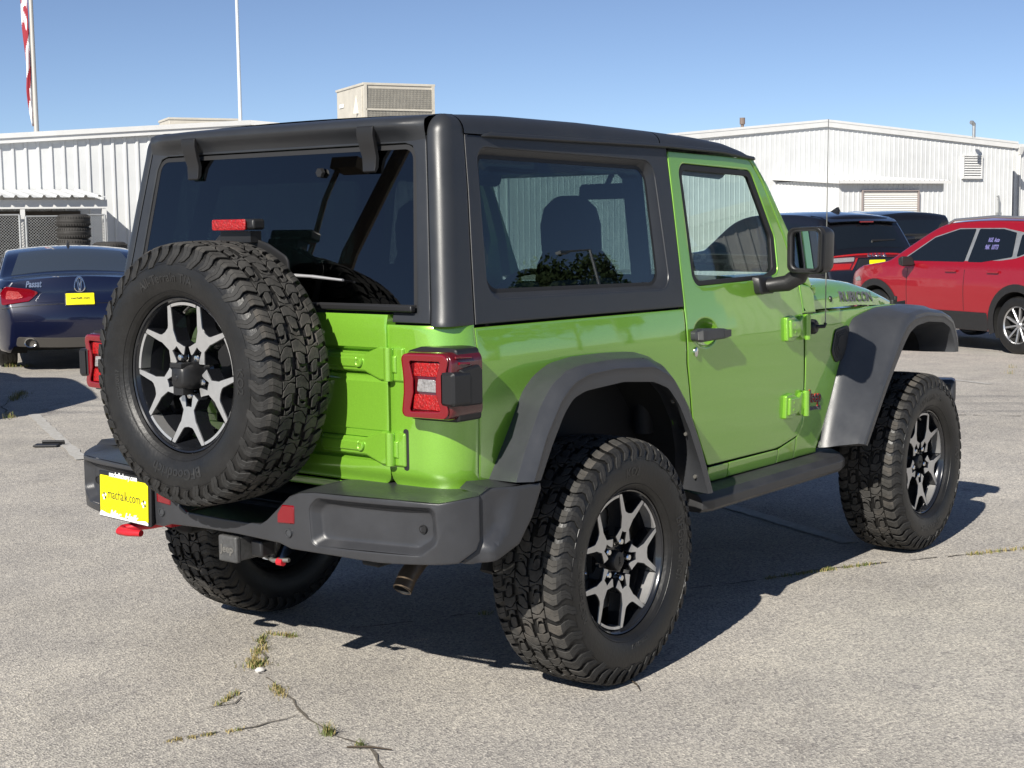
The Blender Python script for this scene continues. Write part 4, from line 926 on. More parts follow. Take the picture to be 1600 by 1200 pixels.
# ================================================================ buildings
BR=R(-28)   # the yard's buildings and parking bays share one direction
EX=Vector((math.cos(BR),math.sin(BR),0)); EY=Vector((-math.sin(BR),math.cos(BR),0))
def ray(px,py): return F_+R_*((px-800)/FPX)-U_*((py-600)/FPX)
def hitp(px,py,P0,n):
    d=ray(px,py); return CAM+d*((P0-CAM).dot(n)/d.dot(n))
SIDING=mat('white_siding',(.585,.595,.595),.45,0,0,.4,.09,.8,rvar=.08)
TRIM=mat('white_trim',(.62,.62,.61),.45,noise=.05,nscale=2)
SHAD=mat('bay_shade',(.05,.042,.035),.85,noise=.2,nscale=3)  # shade under the carport, put into the colour of a sheet
GALV=mat('galvanised',(.42,.43,.43),.45,.7,noise=.15,nscale=10)
CREAM=mat('cream_metal',(.46,.43,.37),.55,noise=.10,nscale=3)
def corr(mb,x0,x1,zb,zt,y=0,pitch=.305,rib=.034,mi=0):
    """ribbed sheet along x from zb to zt(x); ribs stand out to -y"""
    pts=[];x=x0
    while x<x1:
        for a,b in ((0,0),(.205,0),(.228,-rib),(.275,-rib),(.298,0)): 
            if x+a*pitch/.305<=x1: pts.append((x+a*pitch/.305,y+b))
        x+=pitch
    pts.append((x1,y)); v=[];f=[]
    for x,yy in pts: v+=[(x,yy,zb),(x,yy,zt(x) if callable(zt) else zt)]
    for i in range(len(pts)-1): f.append((2*i,2*i+2,2*i+3,2*i+1))
    mb.add(v,f,mi)
# ---- workshop on the right
Cn=at(1311,282,72); P0=Cn+EY*5.35; P0.z=-.75
B1=thing('warehouse','white ribbed metal warehouse with low gable and roller door annex','building',P0,BR)
def L1(px,py,off=0):
    q=hitp(px,py,P0+EY*off,EY)-P0; return q.dot(EX),q.z
pk=L1(1290,190); rt=L1(1583,224); lf=L1(1080,209)
sl=(pk[1]-rt[1])/(rt[0]-pk[0]); sl2=(pk[1]-lf[1])/(pk[0]-lf[0])
XL=L1(700,300)[0]; XR_=rt[0]
z1=lambda x: pk[1]-(sl*(x-pk[0]) if x>pk[0] else sl2*(pk[0]-x))-.12
p=MB(); corr(p,XL,XR_,0,z1,0,.305,.020); p.add([(XR_,0,0),(XR_,30,0),(XR_,30,z1(XR_)),(XR_,0,z1(XR_))],[(0,1,2,3)]); p.add([(XL,0,0),(XL,30,0),(XL,30,z1(XL)),(XL,0,z1(XL))],[(3,2,1,0)]); p.build('wall',SIDING,B1,smooth=0,recalc=False)
p=MB()
for a,b in ((XL-.3,pk[0]),(pk[0],XR_+.25)):
    za,zb=z1(a)+.05,z1(b)+.05
    p.add([(a,-.14,za-.20),(b,-.14,zb-.20),(b,-.14,zb+.16),(a,-.14,za+.16),(a,-.0,za-.20),(b,-.0,zb-.20),(b,30,zb+.16),(a,30,za+.16)],[(0,1,2,3),(0,4,5,1),(3,2,6,7)])
    p.add([(a,-.16,za+.06),(b,-.16,zb+.06),(b,-.16,zb+.18),(a,-.16,za+.18)],[(0,1,2,3)])
p.build('roof',TRIM,B1,smooth=0,recalc=False)
def L2(px,py):
    q=hitp(px,py,Cn,EY)-P0; return q.dot(EX),q.z
c0=L2(1311,284); c1=L2(1474,280); zf_=c0[1]
p=MB(); corr(p,c0[0],c1[0],0,zf_,-5.35); rg=MB(); corr(rg,0,5.35,0,zf_+.12,0)
p.add([(c0[0]+y,x-5.35,z) for x,y,z in rg.v],rg.f); p.build('annex_wall',SIDING,B1,smooth=0,recalc=False)
p=MB(); corr(p,c0[0]-.25,c1[0]+.25,0,1,0); nv=[]
for x,y,z in p.v: nv.append((x,-5.75 if z<.5 else .0,zf_+(.05 if z<.5 else .42)-y))
q=MB(); q.add(nv,p.f); q.box(((c0[0]+c1[0])/2,-5.72,zf_-.02),(c1[0]-c0[0]+.5,.06,.14)); q.add([(c0[0]-.25,-5.75,zf_-.10),(c0[0]-.25,0,zf_+.26),(c0[0]-.25,0,zf_+.44),(c0[0]-.25,-5.75,zf_+.06)],[(0,1,2,3)]); q.build('annex_roof',TRIM,B1,smooth=0,recalc=False)
d0=L2(1347,299); d1=L2(1432,299)
p=MB(); dw=d1[0]-d0[0]; nz=34
rg=[(d0[0],-5.40,0)]
for k in range(nz):
    z=d0[1]*k/nz; dz=d0[1]/nz
    p.add([(d0[0],-5.40,z),(d1[0],-5.40,z),(d1[0],-5.44,z+dz*.5),(d0[0],-5.44,z+dz*.5),(d1[0],-5.40,z+dz*.98),(d0[0],-5.40,z+dz*.98)],[(0,1,2,3),(3,2,4,5)])
dr_=p.build('roller_door',mat('roller_door_white',(.66,.65,.62),.5),B1,smooth=0,recalc=False)
p=MB(); p.box(((d0[0]+d1[0])/2,-5.45,d0[1]+.03),(dw+.14,.10,.06)); p.box((d1[0]+.05,-5.45,d0[1]/2),(.07,.12,d0[1])); p.box((d0[0]-.04,-5.45,d0[1]/2),(.05,.10,d0[1])); p.build('door_frame',mat('brown_frame',(.26,.22,.21),.6),dr_,smooth=0)
v0=L1(1503,244); v1=L1(1531,278)
p=MB(); cx=(v0[0]+v1[0])/2; W_=v1[0]-v0[0]; H_=v0[1]-v1[1]
for k in range(9): p.box((cx,-.12,v1[1]+H_*(k+.5)/9),(W_,.02,H_/9*1.0),rot=Matrix.Rotation(-.7,3,'X'))
p.box((cx,-.09,v0[1]+.02),(W_+.1,.18,.06)); p.box((cx,-.09,v1[1]-.02),(W_+.1,.18,.06)); p.box((v0[0],-.09,(v0[1]+v1[1])/2),(.06,.18,H_)); p.box((v1[0],-.09,(v0[1]+v1[1])/2),(.06,.18,H_)); p.build('wall_louvre',TRIM,B1,smooth=0)
a=L1(1557,306); p=MB(); p.tube([(a[0]-.12,-.2,a[1]-.05),(a[0]-.06,-.2,a[1]),(a[0],-.2,a[1]-.15),(a[0]+.02,-.2,0)],.05,8); p.box((a[0],-.2,a[1]-1.0),(.3,.15,.15)); p.build('meter_pipe',GALV,B1)
a=L1(1512,342); p=MB(); p.box((a[0]+.1,-.4,a[1]/2),(.9,.6,a[1])); p.build('wall_unit',GALV,B1,bev=.03)
for px,py,h,top_ in ((1160,184,.5,0),(1522,192,.6,1)):
    q=at(px,py,80)-P0; x,y=q.dot(EX),q.dot(EY); p=MB(); p.tube([(x,y,z1(x)),(x,y,q.z)],.09,10)
    if top_: p.tube([(x,y,q.z-.1),(x-.12,y,q.z+.02),(x-.22,y,q.z+.02)],.11,10)
    else: p.tube([(x,y,q.z-.35),(x,y,q.z)],.15,10)
    p.build('roof_vent',[GALV if top_ else mat('rust_vent',(.16,.12,.10),.7)],B1)
# neighbouring hall at the far right
e0=L1(1586,228,2.0); P2=P0+EX*e0[0]+EY*2.0
B2=thing('metal_hall','white metal hall with gutter downpipe at the right edge, beside the gabled warehouse','building',P2,BR)
p=MB(); corr(p,0,26,0,e0[1]-.02); p.add([(0,0,0),(0,30,0),(0,30,e0[1]),(0,0,e0[1])],[(0,1,2,3)]); p.build('wall',SIDING,B2,smooth=0,recalc=False)
p=MB(); p.box((13,-.08,e0[1]),(26.3,.24,.22)); p.add([(-.1,0,e0[1]+.1),(26,0,e0[1]+.1),(26,30,e0[1]+1.5),(-.1,30,e0[1]+1.5)],[(0,1,2,3)]); p.build('roof',TRIM,B2,smooth=0,recalc=False)
p=MB(); p.tube([(.30,-.12,e0[1]-.1),(.30,-.12,e0[1]-.4),(.30,-.10,e0[1]-.6),(.30,-.10,0)],.06,8); p.loft([[(.12,-.30,e0[1]-.05),(.48,-.30,e0[1]-.05),(.48,.0,e0[1]-.05),(.12,0,e0[1]-.05)],[(.22,-.18,e0[1]-.5),(.38,-.18,e0[1]-.5),(.38,-.04,e0[1]-.5),(.22,-.04,e0[1]-.5)]]); p.build('downpipe',TRIM,B2)
# ---- store on the left
P3=at(200,300,38); P3.z=-.42
B3=thing('metal_store','long white ribbed metal building with low roof behind the dark blue saloon','building',P3,BR)
def L3(px,py,off=0):
    q=hitp(px,py,P3+EY*off,EY)-P3; return q.dot(EX),q.z
pk3=L3(388,189); lf3=L3(0,210); s3=(pk3[1]-lf3[1])/(pk3[0]-lf3[0])
XA=L3(-900,300)[0]; XB=L3(800,300)[0]; z3=lambda x: (pk3[1]-s3*abs(x-pk3[0]))-.17
p=MB(); corr(p,XA,XB,0,z3,0,.305,.038); p.add([(XB,0,0),(XB,25,0),(XB,25,z3(XB)),(XB,0,z3(XB))],[(0,1,2,3)]); p.build('wall',SIDING,B3,smooth=0,recalc=False)
p=MB()
for a,b in ((XA-.3,pk3[0]),(pk3[0],XB+.25)):
    za,zb=z3(a),z3(b)
    p.add([(a,-.16,za-.06),(b,-.16,zb-.06),(b,-.16,zb+.17),(a,-.16,za+.17),(a,0,za-.06),(b,0,zb-.06),(b,25,zb+.17),(a,25,za+.17)],[(0,1,2,3),(0,4,5,1),(3,2,6,7)])
    p.box(((a+b)/2,-.18,(za+zb)/2+.12),(math.hypot(b-a,zb-za),.05,.12),rot=Matrix.Rotation(-math.atan2(zb-za,b-a),3,'Y'))
p.build('roof',TRIM,B3,smooth=0,recalc=False)
# open lean-to in front of its left part
cy=-3.6
def L4(px,py): 
    q=hitp(px,py,P3+EY*cy,EY)-P3; return q.dot(EX),q.z
e1=L4(167,318); e2=L4(-250,312)
B4=thing('carport','open white carport roof on steel posts against the left building','carport',P3,BR)
p=MB(); corr(p,e2[0],e1[0],0,1,0,.305,.05); nv=[(x,cy-.25 if z<.5 else -.06,e1[1]+(.14 if z<.5 else .40)-y) for x,y,z in p.v]
q=MB(); q.add(nv,p.f); q.build('roof_sheet',SIDING,B4,smooth=0,recalc=False)
p=MB(); p.box(((e1[0]+e2[0])/2,cy,e1[1]-.01),(e1[0]-e2[0],.10,.20)); p.box((e1[0]-.05,cy/2,e1[1]+.10),(.10,-cy-.2,.16),rot=Matrix.Rotation(.07,3,'X')); p.build('beam',TRIM,B4,smooth=0)
for x in (e1[0]-.07,L4(35,330)[0],e2[0]+.1):
    p=MB(); p.box((x,cy,e1[1]/2-.06),(.10,.09,e1[1]-.12)); p.build('post',TRIM,B4)
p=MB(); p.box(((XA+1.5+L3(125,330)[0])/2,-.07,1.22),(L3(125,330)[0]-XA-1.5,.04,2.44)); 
p.build('bay_shade_panel',SHAD,B3,smooth=0)  # dark sheet on the wall, stands in for the shade below the carport
# chain-link gates under the carport
def gate(x0,x1,h,label):
    t=thing('chain_link_gate',label,'gate',P3+EX*x0+EY*(cy-.16),BR,'chain-link gates under the carport'); w_=x1-x0
    p=MB(); p.tube([(0,0,.06),(0,0,h)],.03,8); p.tube([(w_,0,.06),(w_,0,h)],.03,8); p.tube([(0,0,h),(w_,0,h)],.022,8); p.tube([(0,0,.08),(w_,0,.08)],.022,8); p.build('frame',GALV,t)
    p=MB(); s_=.065; n=int((w_+h)/s_)+1
    for k in range(n):
        for m_ in (0,1):
            a=k*s_; x_0,z_0=(a,0) if a<w_ else (w_,a-w_); x_1,z_1=(max(a-h,0),min(a,h))
            if m_: x_0,x_1=w_-x_0,w_-x_1
            if abs(x_0-x_1)<.02: continue
            p.tube([(x_0,.004*m_,z_0+.03),(x_1,.004*m_,z_1)],.0045,3,caps=False)
    p.build('mesh',GALV,t,smooth=0)
g1=L4(-60,336);g2=L4(29,336);g3=L4(39,338);g4=L4(92,338);g5=L4(134,336);g6=L4(162,336)
gate(g1[0],g2[0],g2[1],'chain-link gate at the left edge, left of the steel post')
gate(g3[0],g4[0],g4[1],'chain-link gate between steel post and tall tyre stack')
gate(g5[0],g6[0],g5[1],'chain-link panel right of the tall tyre stack')
# used tyres
OLD=mat('old_tyre',(.030,.028,.026),.75,noise=.3,nscale=12,bump=.2,bscale=40)
def tyre_old():
    p=MB(); p.lathe([(.20,0),(.215,-.02),(.27,-.018),(.325,.0),(.355,.04),(.365,.07),(.367,.082),(.362,.086),(.362,.094),(.367,.098),(.369,.122),(.364,.126),(.364,.134),(.369,.138),(.367,.162),(.362,.166),(.362,.174),(.367,.178),(.365,.19),(.355,.22),(.325,.26),(.27,.278),(.215,.28),(.20,.26),(.19,.13)],lambda x,y,a:(x,y,a),n=40)
    k=len(p.v)
    for i in range(40):
        a=2*PI*i/40
        for z in (.052,.207): p.box((.362*math.cos(a),.362*math.sin(a),z),(.02,.02,.05),rot=Matrix.Rotation(a,3,'Z'))
    return p.build('used_tyre',OLD,None,smooth=50,recalc=False)
T0=tyre_old(); first=True
def stack(px,py,dep,n,labs):
    global first
    b=at(px,py,dep); z=b.z
    for k in range(n):
        o=T0 if first else T0.copy()
        if not first: COL.objects.link(o)
        first=False; z-=.262
        o.location=(b.x+random.uniform(-.03,.03),b.y+random.uniform(-.03,.03),z); o.rotation_euler=(random.uniform(-.02,.02),random.uniform(-.02,.02),k*1.3)
        tag(o,labs[min(k,len(labs)-1)],'tyre','used tyres stacked by the gates')
    return z
stack(114,336,33,7,['topmost tyre of the tall stack in front of the gates','second tyre from the top of the tall stack','third tyre from the top of the tall stack','used tyre low in the tall stack behind the blue saloon'])
stack(173,379,32.5,5,['topmost tyre of the short stack beside the spare wheel','second tyre from the top of the short stack','used tyre low in the short stack behind the blue saloon'])
# roof plant
def hvac(c,wd,dp,ht,label,grille=True):
    t=thing('rooftop_air_conditioner',label,'air conditioner',c,BR)
    p=MB(); p.box((wd/2,dp/2,ht/2),(wd,dp,ht)); cs=p.build('casing',CREAM,t,bev=.02)
    p=MB(); p.box((wd/2,dp/2,ht+.02),(wd+.06,dp+.06,.07)); p.build('lid',CREAM,t,bev=.01)
    if grille:
        p=MB(); nb=46
        p.box((wd/2,-.004,ht*.5),(wd-.14,.01,ht-.2),0)
        for k in range(nb): p.box((.09+(wd-.18)*k/(nb-1),-.014,ht*.5),(.010,.02,ht-.2))
        for k in range(18): p.box((wd/2,-.012,.12+(ht-.24)*k/17),(wd-.16,.012,.008))
        p.build('coil_grille',mat('coil_grey',(.30,.285,.25),.6,.3,noise=.15,nscale=4),t,smooth=0)
        p=MB(); p.box((wd/2,-.03,ht*.42),(wd-.10,.03,.05)); p.box((.04,-.02,ht/2),(.08,.05,ht)); p.box((wd-.04,-.02,ht/2),(.08,.05,ht)); p.build('rail',CREAM,t,smooth=0)
        p=MB(); p.box((-.012,dp*.30,ht*.55),(.03,dp*.5,ht*.75)); p.add([(-.03,dp*.16,ht*.35),(-.03,dp*.24,ht*.80),(-.16,dp*.20,ht*.35)],[(0,1,2)]); p.build('side_panel',CREAM,t,bev=.01)
        p=MB(); p.box((-.02,dp*.80,ht*.62),(.02,dp*.16,.11)); p.build('badge',WHT,t,bev=.01)
        p=MB(); p.box((.1,.1,-.2),(.15,dp*.9,.4)); p.box((wd-.1,.1,-.2),(.15,dp*.9,.4)); p.box((wd/2,dp/2,-.3),(wd*.8,dp*.8,.6)); p.build('roof_kerb',GALV,t)
    return t
a=at(568,129,42); b=hitp(678,131,a,EY); wd=(b-a).dot(EX)
# depth of the left face from its far corner
lat=lambda q:(q-CAM).dot(R_)/(q-CAM).dot(F_)
tt=0
while lat(a+EY*tt)>(526-800)/FPX and tt<6: tt+=.02
hvac(Vector((a.x,a.y,a.z-1.25)),wd,tt,1.2,'large cream rooftop air conditioner with grey coil grille above the car roof')
a=at(264,190,47); hvac(Vector((a.x,a.y,a.z-.42)),2.3,1.6,.50,'low beige rooftop unit half hidden behind the left roof edge',False)
a=at(375.5,184,46); p=MB(); p.tube([(a.x,a.y,3.0),(a.x,a.y,a.z+1.6),(a.x,a.y,a.z+6)],[.065,.055,.045],10); tag(p.build('mast',mat('pale_mast',(.60,.63,.66),.45,.3)),'thin pale mast rising behind the left roof','mast')
# flag on its pole
a=at(57,203,60); ax,ay=a.x,a.y
p=MB(); p.tube([(ax,ay,-.7),(ax,ay,a.z),(ax,ay,a.z+9)],[.13,.105,.07],12); tag(p.build('flagpole',mat('flagpole_grey',(.45,.43,.40),.5,.3)),'grey flagpole behind the building at the left edge','flagpole')
p=MB(); nz,nw=70,34; Hf=6.6; zt=a.z+6.75
mm=[];rg=[]
for i in range(nz+1):
    t=i/nz; row=[]
    wid=(.29+.08*math.sin(t*7))*min(1,(1-t)*4+.10)+.03
    for j in range(nw+1):
        s=j/nw; ph=s*11+t*5.2
        x=-.10-wid*(.5+.5*math.cos(s*PI*3+t*2.5))*.9; y=.10*math.sin(ph)+.05*math.sin(ph*2.3+t*9)
        z=zt-Hf*t-.7*s*(1-t)*.4
        row.append(Vector((ax,ay,z))+R_*x+FH*y)
    rg.append(row)
for r_ in rg: p.v+=[tuple(q) for q in r_]
for i in range(nz):
    for j in range(nw):
        k=i*(nw+1)+j; p.f.append((k,k+1,k+nw+2,k+nw+1)); p.m.append(int(j/nw*2.6+i/nz*6.5)%2)
tag(p.build('flag',[mat('flag_red',(.26,.018,.03),.8),mat('flag_white',(.60,.60,.62),.8)],None,recalc=False,smooth=60),'furled red and white striped flag hanging on the flagpole','flag')
# ================================================================ parked cars
TINT=mat('tinted_window',(.006,.008,.010),.03,0,0,1.0)
CLAD=mat('cladding_black',(.014,.014,.015),.5,noise=.15)
def road_wheel(rad,wid,style):
    L=lambda x,y,a:(x,a,y); w2=wid/2; rr=rad*.66
    p=MB(); p.lathe([(rr*.98,-w2*.8),(rr*1.03,-w2*.97),(rad*.83,-w2),(rad*.95,-w2*.93),(rad*.99,-w2*.75),(rad,-w2*.52),(rad*.985,-w2*.50),(rad*.985,-w2*.44),(rad,-w2*.42),(rad,-w2*.06),(rad*.985,-w2*.04),(rad*.985,w2*.04),(rad,w2*.06),(rad,w2*.42),(rad*.985,w2*.44),(rad*.985,w2*.50),(rad,w2*.52),(rad*.99,w2*.75),(rad*.95,w2*.93),(rad*.83,w2),(rr,w2*.8)],L,n=56)
    ty=p.build('tyre',TYRE,None,smooth=40,recalc=False)
    p=MB(); p.lathe([(rr*1.01,-w2*.86),(rr*.97,-w2*.9),(rr*.93,-w2*.75),(rr*.90,w2*.2),(rr*.5,w2*.25),(.0001,w2*.25)],L,n=48,mi=1)
    p.lathe([(rr*1.01,-w2*.86),(rr*.975,-w2*.93),(rr*.93,-w2*.80)],L,n=48,mi=0)
    for k in range(style):
        al=2*PI*k/style; s_,c_=math.sin(al),math.cos(al)
        for off in (-.055,.055) if style<8 else (0,):
            h=[(.10*rr,-.05*rr+off*rr*.3),(.95*rr,-.055*rr+off*rr*1.9),(.95*rr,.055*rr+off*rr*1.9),(.10*rr,.05*rr+off*rr*.3)]
            p.prism(h,lambda a,b,z:(a*s_+b*c_,-w2*.62-.16*w2*(a/rr)-z,a*c_-b*s_),-.03,0,0,.004)
    p.lathe([(.0001,-w2*.74),(rr*.14,-w2*.73),(rr*.2,-w2*.6),(rr*.2,-w2*.4)],L,n=20)
    w_=p.build('wheel',[mat('silver_alloy',(.55,.55,.56),.28,.85),DARK],None,smooth=35,recalc=False); ty.parent=w_; return w_
class Car:
    """body swept from a side silhouette: x from the rear bumper forward, y left, z up"""
    def __init__(s,name,label,cat,loc,rz,paint_,sil,W,wheels,rad,belt,tum,arch_gap=.05,low=.22,rr=.16,group=None,flat=0):
        s.t=thing(name,label,cat,loc,rz,group); s.W=W; s.belt=belt; s.tum=tum; s.sil=sil; s.low=low; s.paint=paint_
        s.x0=min(q[0] for q in sil); s.x1=max(q[0] for q in sil); s.rr=rr
        bot=[]; ra=rad+arch_gap
        for wx in sorted(wheels,reverse=True):
            th0=math.asin(max(-1,min(1,(low-rad)/ra)))
            for k in range(15):
                a=th0+(PI-2*th0)*k/14; bot.append((wx+ra*math.cos(a),rad+ra*math.sin(a)))
        S=path(sil,90)
        out=S+[(S[-1][0]-.1,low)]+bot+[(S[0][0]+.1,low)]
        s.S=S; e=.035; s.e=e
        p=MB(); p.panel(out,s.M,thick=.03,g=.09,e=e,rows=(belt-.02,belt+.02)); 
        n=len(p.v); p.v+=[(x,-y,z) for x,y,z in p.v]; p.f+=[tuple(i+n for i in f) for f in p.f]; p.m+=p.m
        YS_=list(np.linspace(-1,1,17)); rings=[]
        for i,(x,z) in enumerate(S):
            rings.append([s.strip(i,b) for b in YS_])
        p.loft(rings,0,False,False)
        s.body=p.build('body',paint_,s.t,smooth=42,wn=True)
        p=MB(); p.box(((s.x0+s.x1)/2,0,low+.06),(s.x1-s.x0-.5,2*W-.25,.10)); p.box(((s.x0+s.x1)/2,0,low+.22),(s.x1-s.x0-1.0,2*W-.62,.40)); p.build('underbody',DARK,s.t)
        for wx in wheels:
            for sg in (-1,1):
                p=MB(); A=[(wx+(ra-.006)*math.cos(a),rad+(ra-.006)*math.sin(a)) for a in np.linspace(-.45,PI+.45,26)]
                p.loft([[(x,sg*(s.hw(x,z)-.004),z) for x,z in A],[(x,sg*(W-.34),z) for x,z in A]],0,False,False); p.build('wheel_arch_liner',DARK,s.t,recalc=False)
        w0=road_wheel(rad,.225,s_style); s.wheels=[]
        for i,wx in enumerate(wheels):
            for sg in (-1,1):
                o=w0 if (i==0 and sg==-1) else dup(w0); o.parent=s.t; o.location=(wx,sg*(W-.125),rad); o.rotation_euler=(0,random.random(),0 if sg<0 else PI); s.wheels.append(o)
    def hw(s,x,z):
        a=min(1,max(0,(x-s.x0)/.55));b=min(1,max(0,(s.x1-x)/.75))
        w_=s.W-s.rr*(1-a)**2.2-.26*(1-b)**2.2
        if z>s.belt: w_-=s.tum*(z-s.belt)+.02*min(1,(z-s.belt)/.08)
        else: w_-=.10*max(0,(s.belt-.25-z))**1.5+.02*sm((z-s.belt+.2)/.2)
        return w_
    def M(s,x,z,h): return (x,s.hw(x,z)+h,z)
    def strip(s,i,b,off=0):
        S=s.S; x,z=S[i]; a=S[max(i-1,0)];c=S[min(i+1,len(S)-1)]; t=math.hypot(c[0]-a[0],c[1]-a[1]) or 1; nx,nz=-(c[1]-a[1])/t,(c[0]-a[0])/t
        w_=s.hw(x,z)-s.e; crown=(.05+.05*abs(nx))*(1-b*b)
        return (x+nx*(crown+off),b*w_,z+nz*(crown+off))
    def side_panel(s,name,poly,m,off=.006,thick=.012,e=.003,both=True,par=None):
        p=MB(); p.panel(poly,lambda x,z,h:s.M(x,z,h+off),thick=thick,g=.08,e=e); o=p.build(name,m,par or s.t,wn=True)
        if both: mir(o)
        return o
    def strip_panel(s,name,i0,i1,b0,b1,m,off=.006,par=None,rc=0):
        """pane lying on the swept surface between silhouette samples"""
        p=MB(); sc=1.0
        poly=rnd([(i0,b0(0)),(i0,-b0(0)),(i1,-b1(0)),(i1,b1(0))],0) if 0 else None
        us=np.linspace(i0,i1,9); bs=np.linspace(-1,1,15); 
        def fn(u,v,h):
            i=int(min(max(u,0),len(s.S)-2)); f=u-i; wv=(b0+(b1-b0)*(u-i0)/(i1-i0))*v
            A=Vector(s.strip(i,wv,off+h));B=Vector(s.strip(i+1,wv,off+h)); return A.lerp(B,f)
        rings=[[fn(u,v,0) for v in bs] for u in us]
        p.loft(rings,0,False,False)
        edge=[fn(i0,v,0) for v in bs]+[fn(u,1,0) for u in us[1:]]+[fn(i1,v,0) for v in bs[-2::-1]]+[fn(u,-1,0) for u in us[-2:0:-1]]
        edg2=[fn(i0,v,-.02) for v in bs]+[fn(u,1,-.02) for u in us[1:]]+[fn(i1,v,-.02) for v in bs[-2::-1]]+[fn(u,-1,-.02) for u in us[-2:0:-1]]
        p.loft([edge,edg2],0,True,False)
        return p.build(name,m,par or s.t,recalc=False,smooth=50)
    def near(s,x,z): return min(range(len(s.S)),key=lambda i:math.hypot(s.S[i][0]-x,s.S[i][1]-z))
    def rear_pt(s,b,z,off=0,zlim=None):
        best=[i for i,q in enumerate(s.S) if q[0]<(s.x0+s.x1)*.25]
        j=best[0]
        for i in best[:-1]:
            if (s.S[i][1]-z)*(s.S[i+1][1]-z)<=0: j=i; break
        d=s.S[j+1][1]-s.S[j][1]; f=(z-s.S[j][1])/d if abs(d)>1e-6 else 0
        w_=s.hw(s.S[j][0],z)-s.e
        return Vector(s.strip(j,b/w_,off)).lerp(Vector(s.strip(j+1,b/w_,off)),max(0,min(1,f)))
    def rear_panel(s,name,poly,m,off=.006,thick=.015,e=.003,par=None,holes=()):
        p=MB(); p.panel(poly,lambda y,z,h:s.rear_pt(y,z,off+h),holes,thick=thick,g=.06,e=e); return p.build(name,m,par or s.t,wn=True)
    def rear_text(s,name,txt,size,y,z,m,off=.012,sx=1,sh=0,bold=0,par=None):
        p=MB(); p.text(txt,size,lambda a,b,c:s.rear_pt(y-a,z+b,off+c),.001,0,'CENTER',sx=sx,shear=sh,bold=bold); return p.build(name,m,par or s.t,recalc=False)
HEAD=R(62)
def place(px,py,dep,lx,ly):
    """car origin so that its local point (lx,ly) on the ground lies under this spot"""
    q=at(px,py,dep); c,s_=math.cos(HEAD),math.sin(HEAD); x=q.x-(lx*c-ly*s_); y=q.y-(lx*s_+ly*c); return (x,y,gz(q.x,q.y))
def dealer_plate(car,y,z,txt='machalk.com'):
    q=car.rear_panel('number_plate',rnd([(y-.155,z-.078),(y+.155,z-.078),(y+.155,z+.078),(y-.155,z+.078)],.008,2),YEL,.016)
    car.rear_panel('plate_frame',rnd([(y-.165,z-.088),(y+.165,z-.088),(y+.165,z+.088),(y-.165,z+.088)],.008,2),BLK,.008,par=q)
    car.rear_text('plate_lettering',txt,.05,y,z-.016,INKB,.020,.8,par=q); return q
def door_lines(car,xs_,z0,z1,w_=.008):
    for x in xs_: car.side_panel('door_gap',[(x,z0),(x+w_,z0),(x+w_,z1),(x,z1)],RUB,.0015,.01,.0005)
# ---- dark blue saloon
s_style=5
SIL=[(.06,.30),(.02,.45),(.0,.60),(.03,.74),(.045,.76),(.06,.79),(.078,.90),(.070,1.005),(.115,1.032),(.45,1.048),(.62,1.056),(.85,1.125),(1.25,1.275),(1.50,1.330),(1.9,1.362),(2.3,1.36),(2.7,1.315),(3.15,1.15),(3.50,1.01),(3.8,.97),(4.4,.90),(4.68,.80),(4.80,.66),(4.84,.50),(4.80,.32)]
VW=Car('saloon_car','dark blue four-door saloon with yellow plate parked before the tyre stacks','car',place(125,470,16.9,0,0),HEAD-R(4),paint('navy_paint',(.0025,.0045,.024),.15,.3),SIL,.915,(1.05,3.85),.335,.94,.36)
i0,i1=VW.near(.66,1.06),VW.near(1.36,1.30); VW.strip_panel('rear_window',i0,i1,.88,.82,mat('saloon_glass',(.035,.045,.06),.03,0,0,1.0),.004)
i0,i1=VW.near(2.55,1.34),VW.near(3.35,1.07); VW.strip_panel('windscreen',i0,i1,.86,.90,TINT,.004)
VW.side_panel('side_window',rnd([(1.05,1.04),(1.45,1.24),(1.78,1.275),(1.80,1.01)],.03,3),TINT); VW.side_panel('side_window',rnd([(1.86,1.01),(1.84,1.28),(2.4,1.275),(2.90,1.05),(2.90,1.01)],.03,3),TINT)
door_lines(VW,(1.82,2.92),.35,.98)
for sg in (-1,1):
    q=VW.rear_panel('tail_lamp',rnd([(.44*sg,.905),(.55*sg,.79),(.84*sg,.77),(.855*sg,.90),(.80*sg,.975),(.55*sg,.945)],.02,3),RLENS,.012); k=VW.rear_panel('lamp_inner',rnd([(.60*sg,.84),(.70*sg,.82),(.80*sg,.83),(.78*sg,.93),(.66*sg,.915)],.015,3),RLED,.020,par=q)
p=MB(); c=VW.rear_pt(0,.955,.008); p.lathe([(.060,.000),(.062,.008),(.052,.008),(.050,0)],lambda x,y,a:VW.rear_pt(x,.955+y,.006+a),n=28)
for a_,b_ in (((-.030,.045),(-.008,-.045)),((-.008,-.045),(.0,-.005)),((.0,-.005),(.008,-.045)),((.008,-.045),(.030,.045)),((-.016,.05),(.0,.008)),((.0,.008),(.016,.05))):
    p.tube([VW.rear_pt(a_[0],.955+a_[1],.012),VW.rear_pt(b_[0],.955+b_[1],.012)],.006,6)
p.build('badge',CHR,VW.t,recalc=False)
VW.rear_text('chrome_lettering','Passat',.062,.50,.985-.02,CHR,.008,1.1,.25,.0015)
dealer_plate(VW,0,.80)
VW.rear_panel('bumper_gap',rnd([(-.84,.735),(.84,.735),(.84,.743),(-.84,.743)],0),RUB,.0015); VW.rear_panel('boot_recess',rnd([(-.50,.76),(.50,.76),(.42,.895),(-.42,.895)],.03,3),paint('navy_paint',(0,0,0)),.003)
VW.rear_panel('bumper_valance',rnd([(-.72,.30),(.72,.30),(.70,.41),(-.70,.41)],.03,3),mat('valance_grey',(.06,.055,.05),.5),.008)
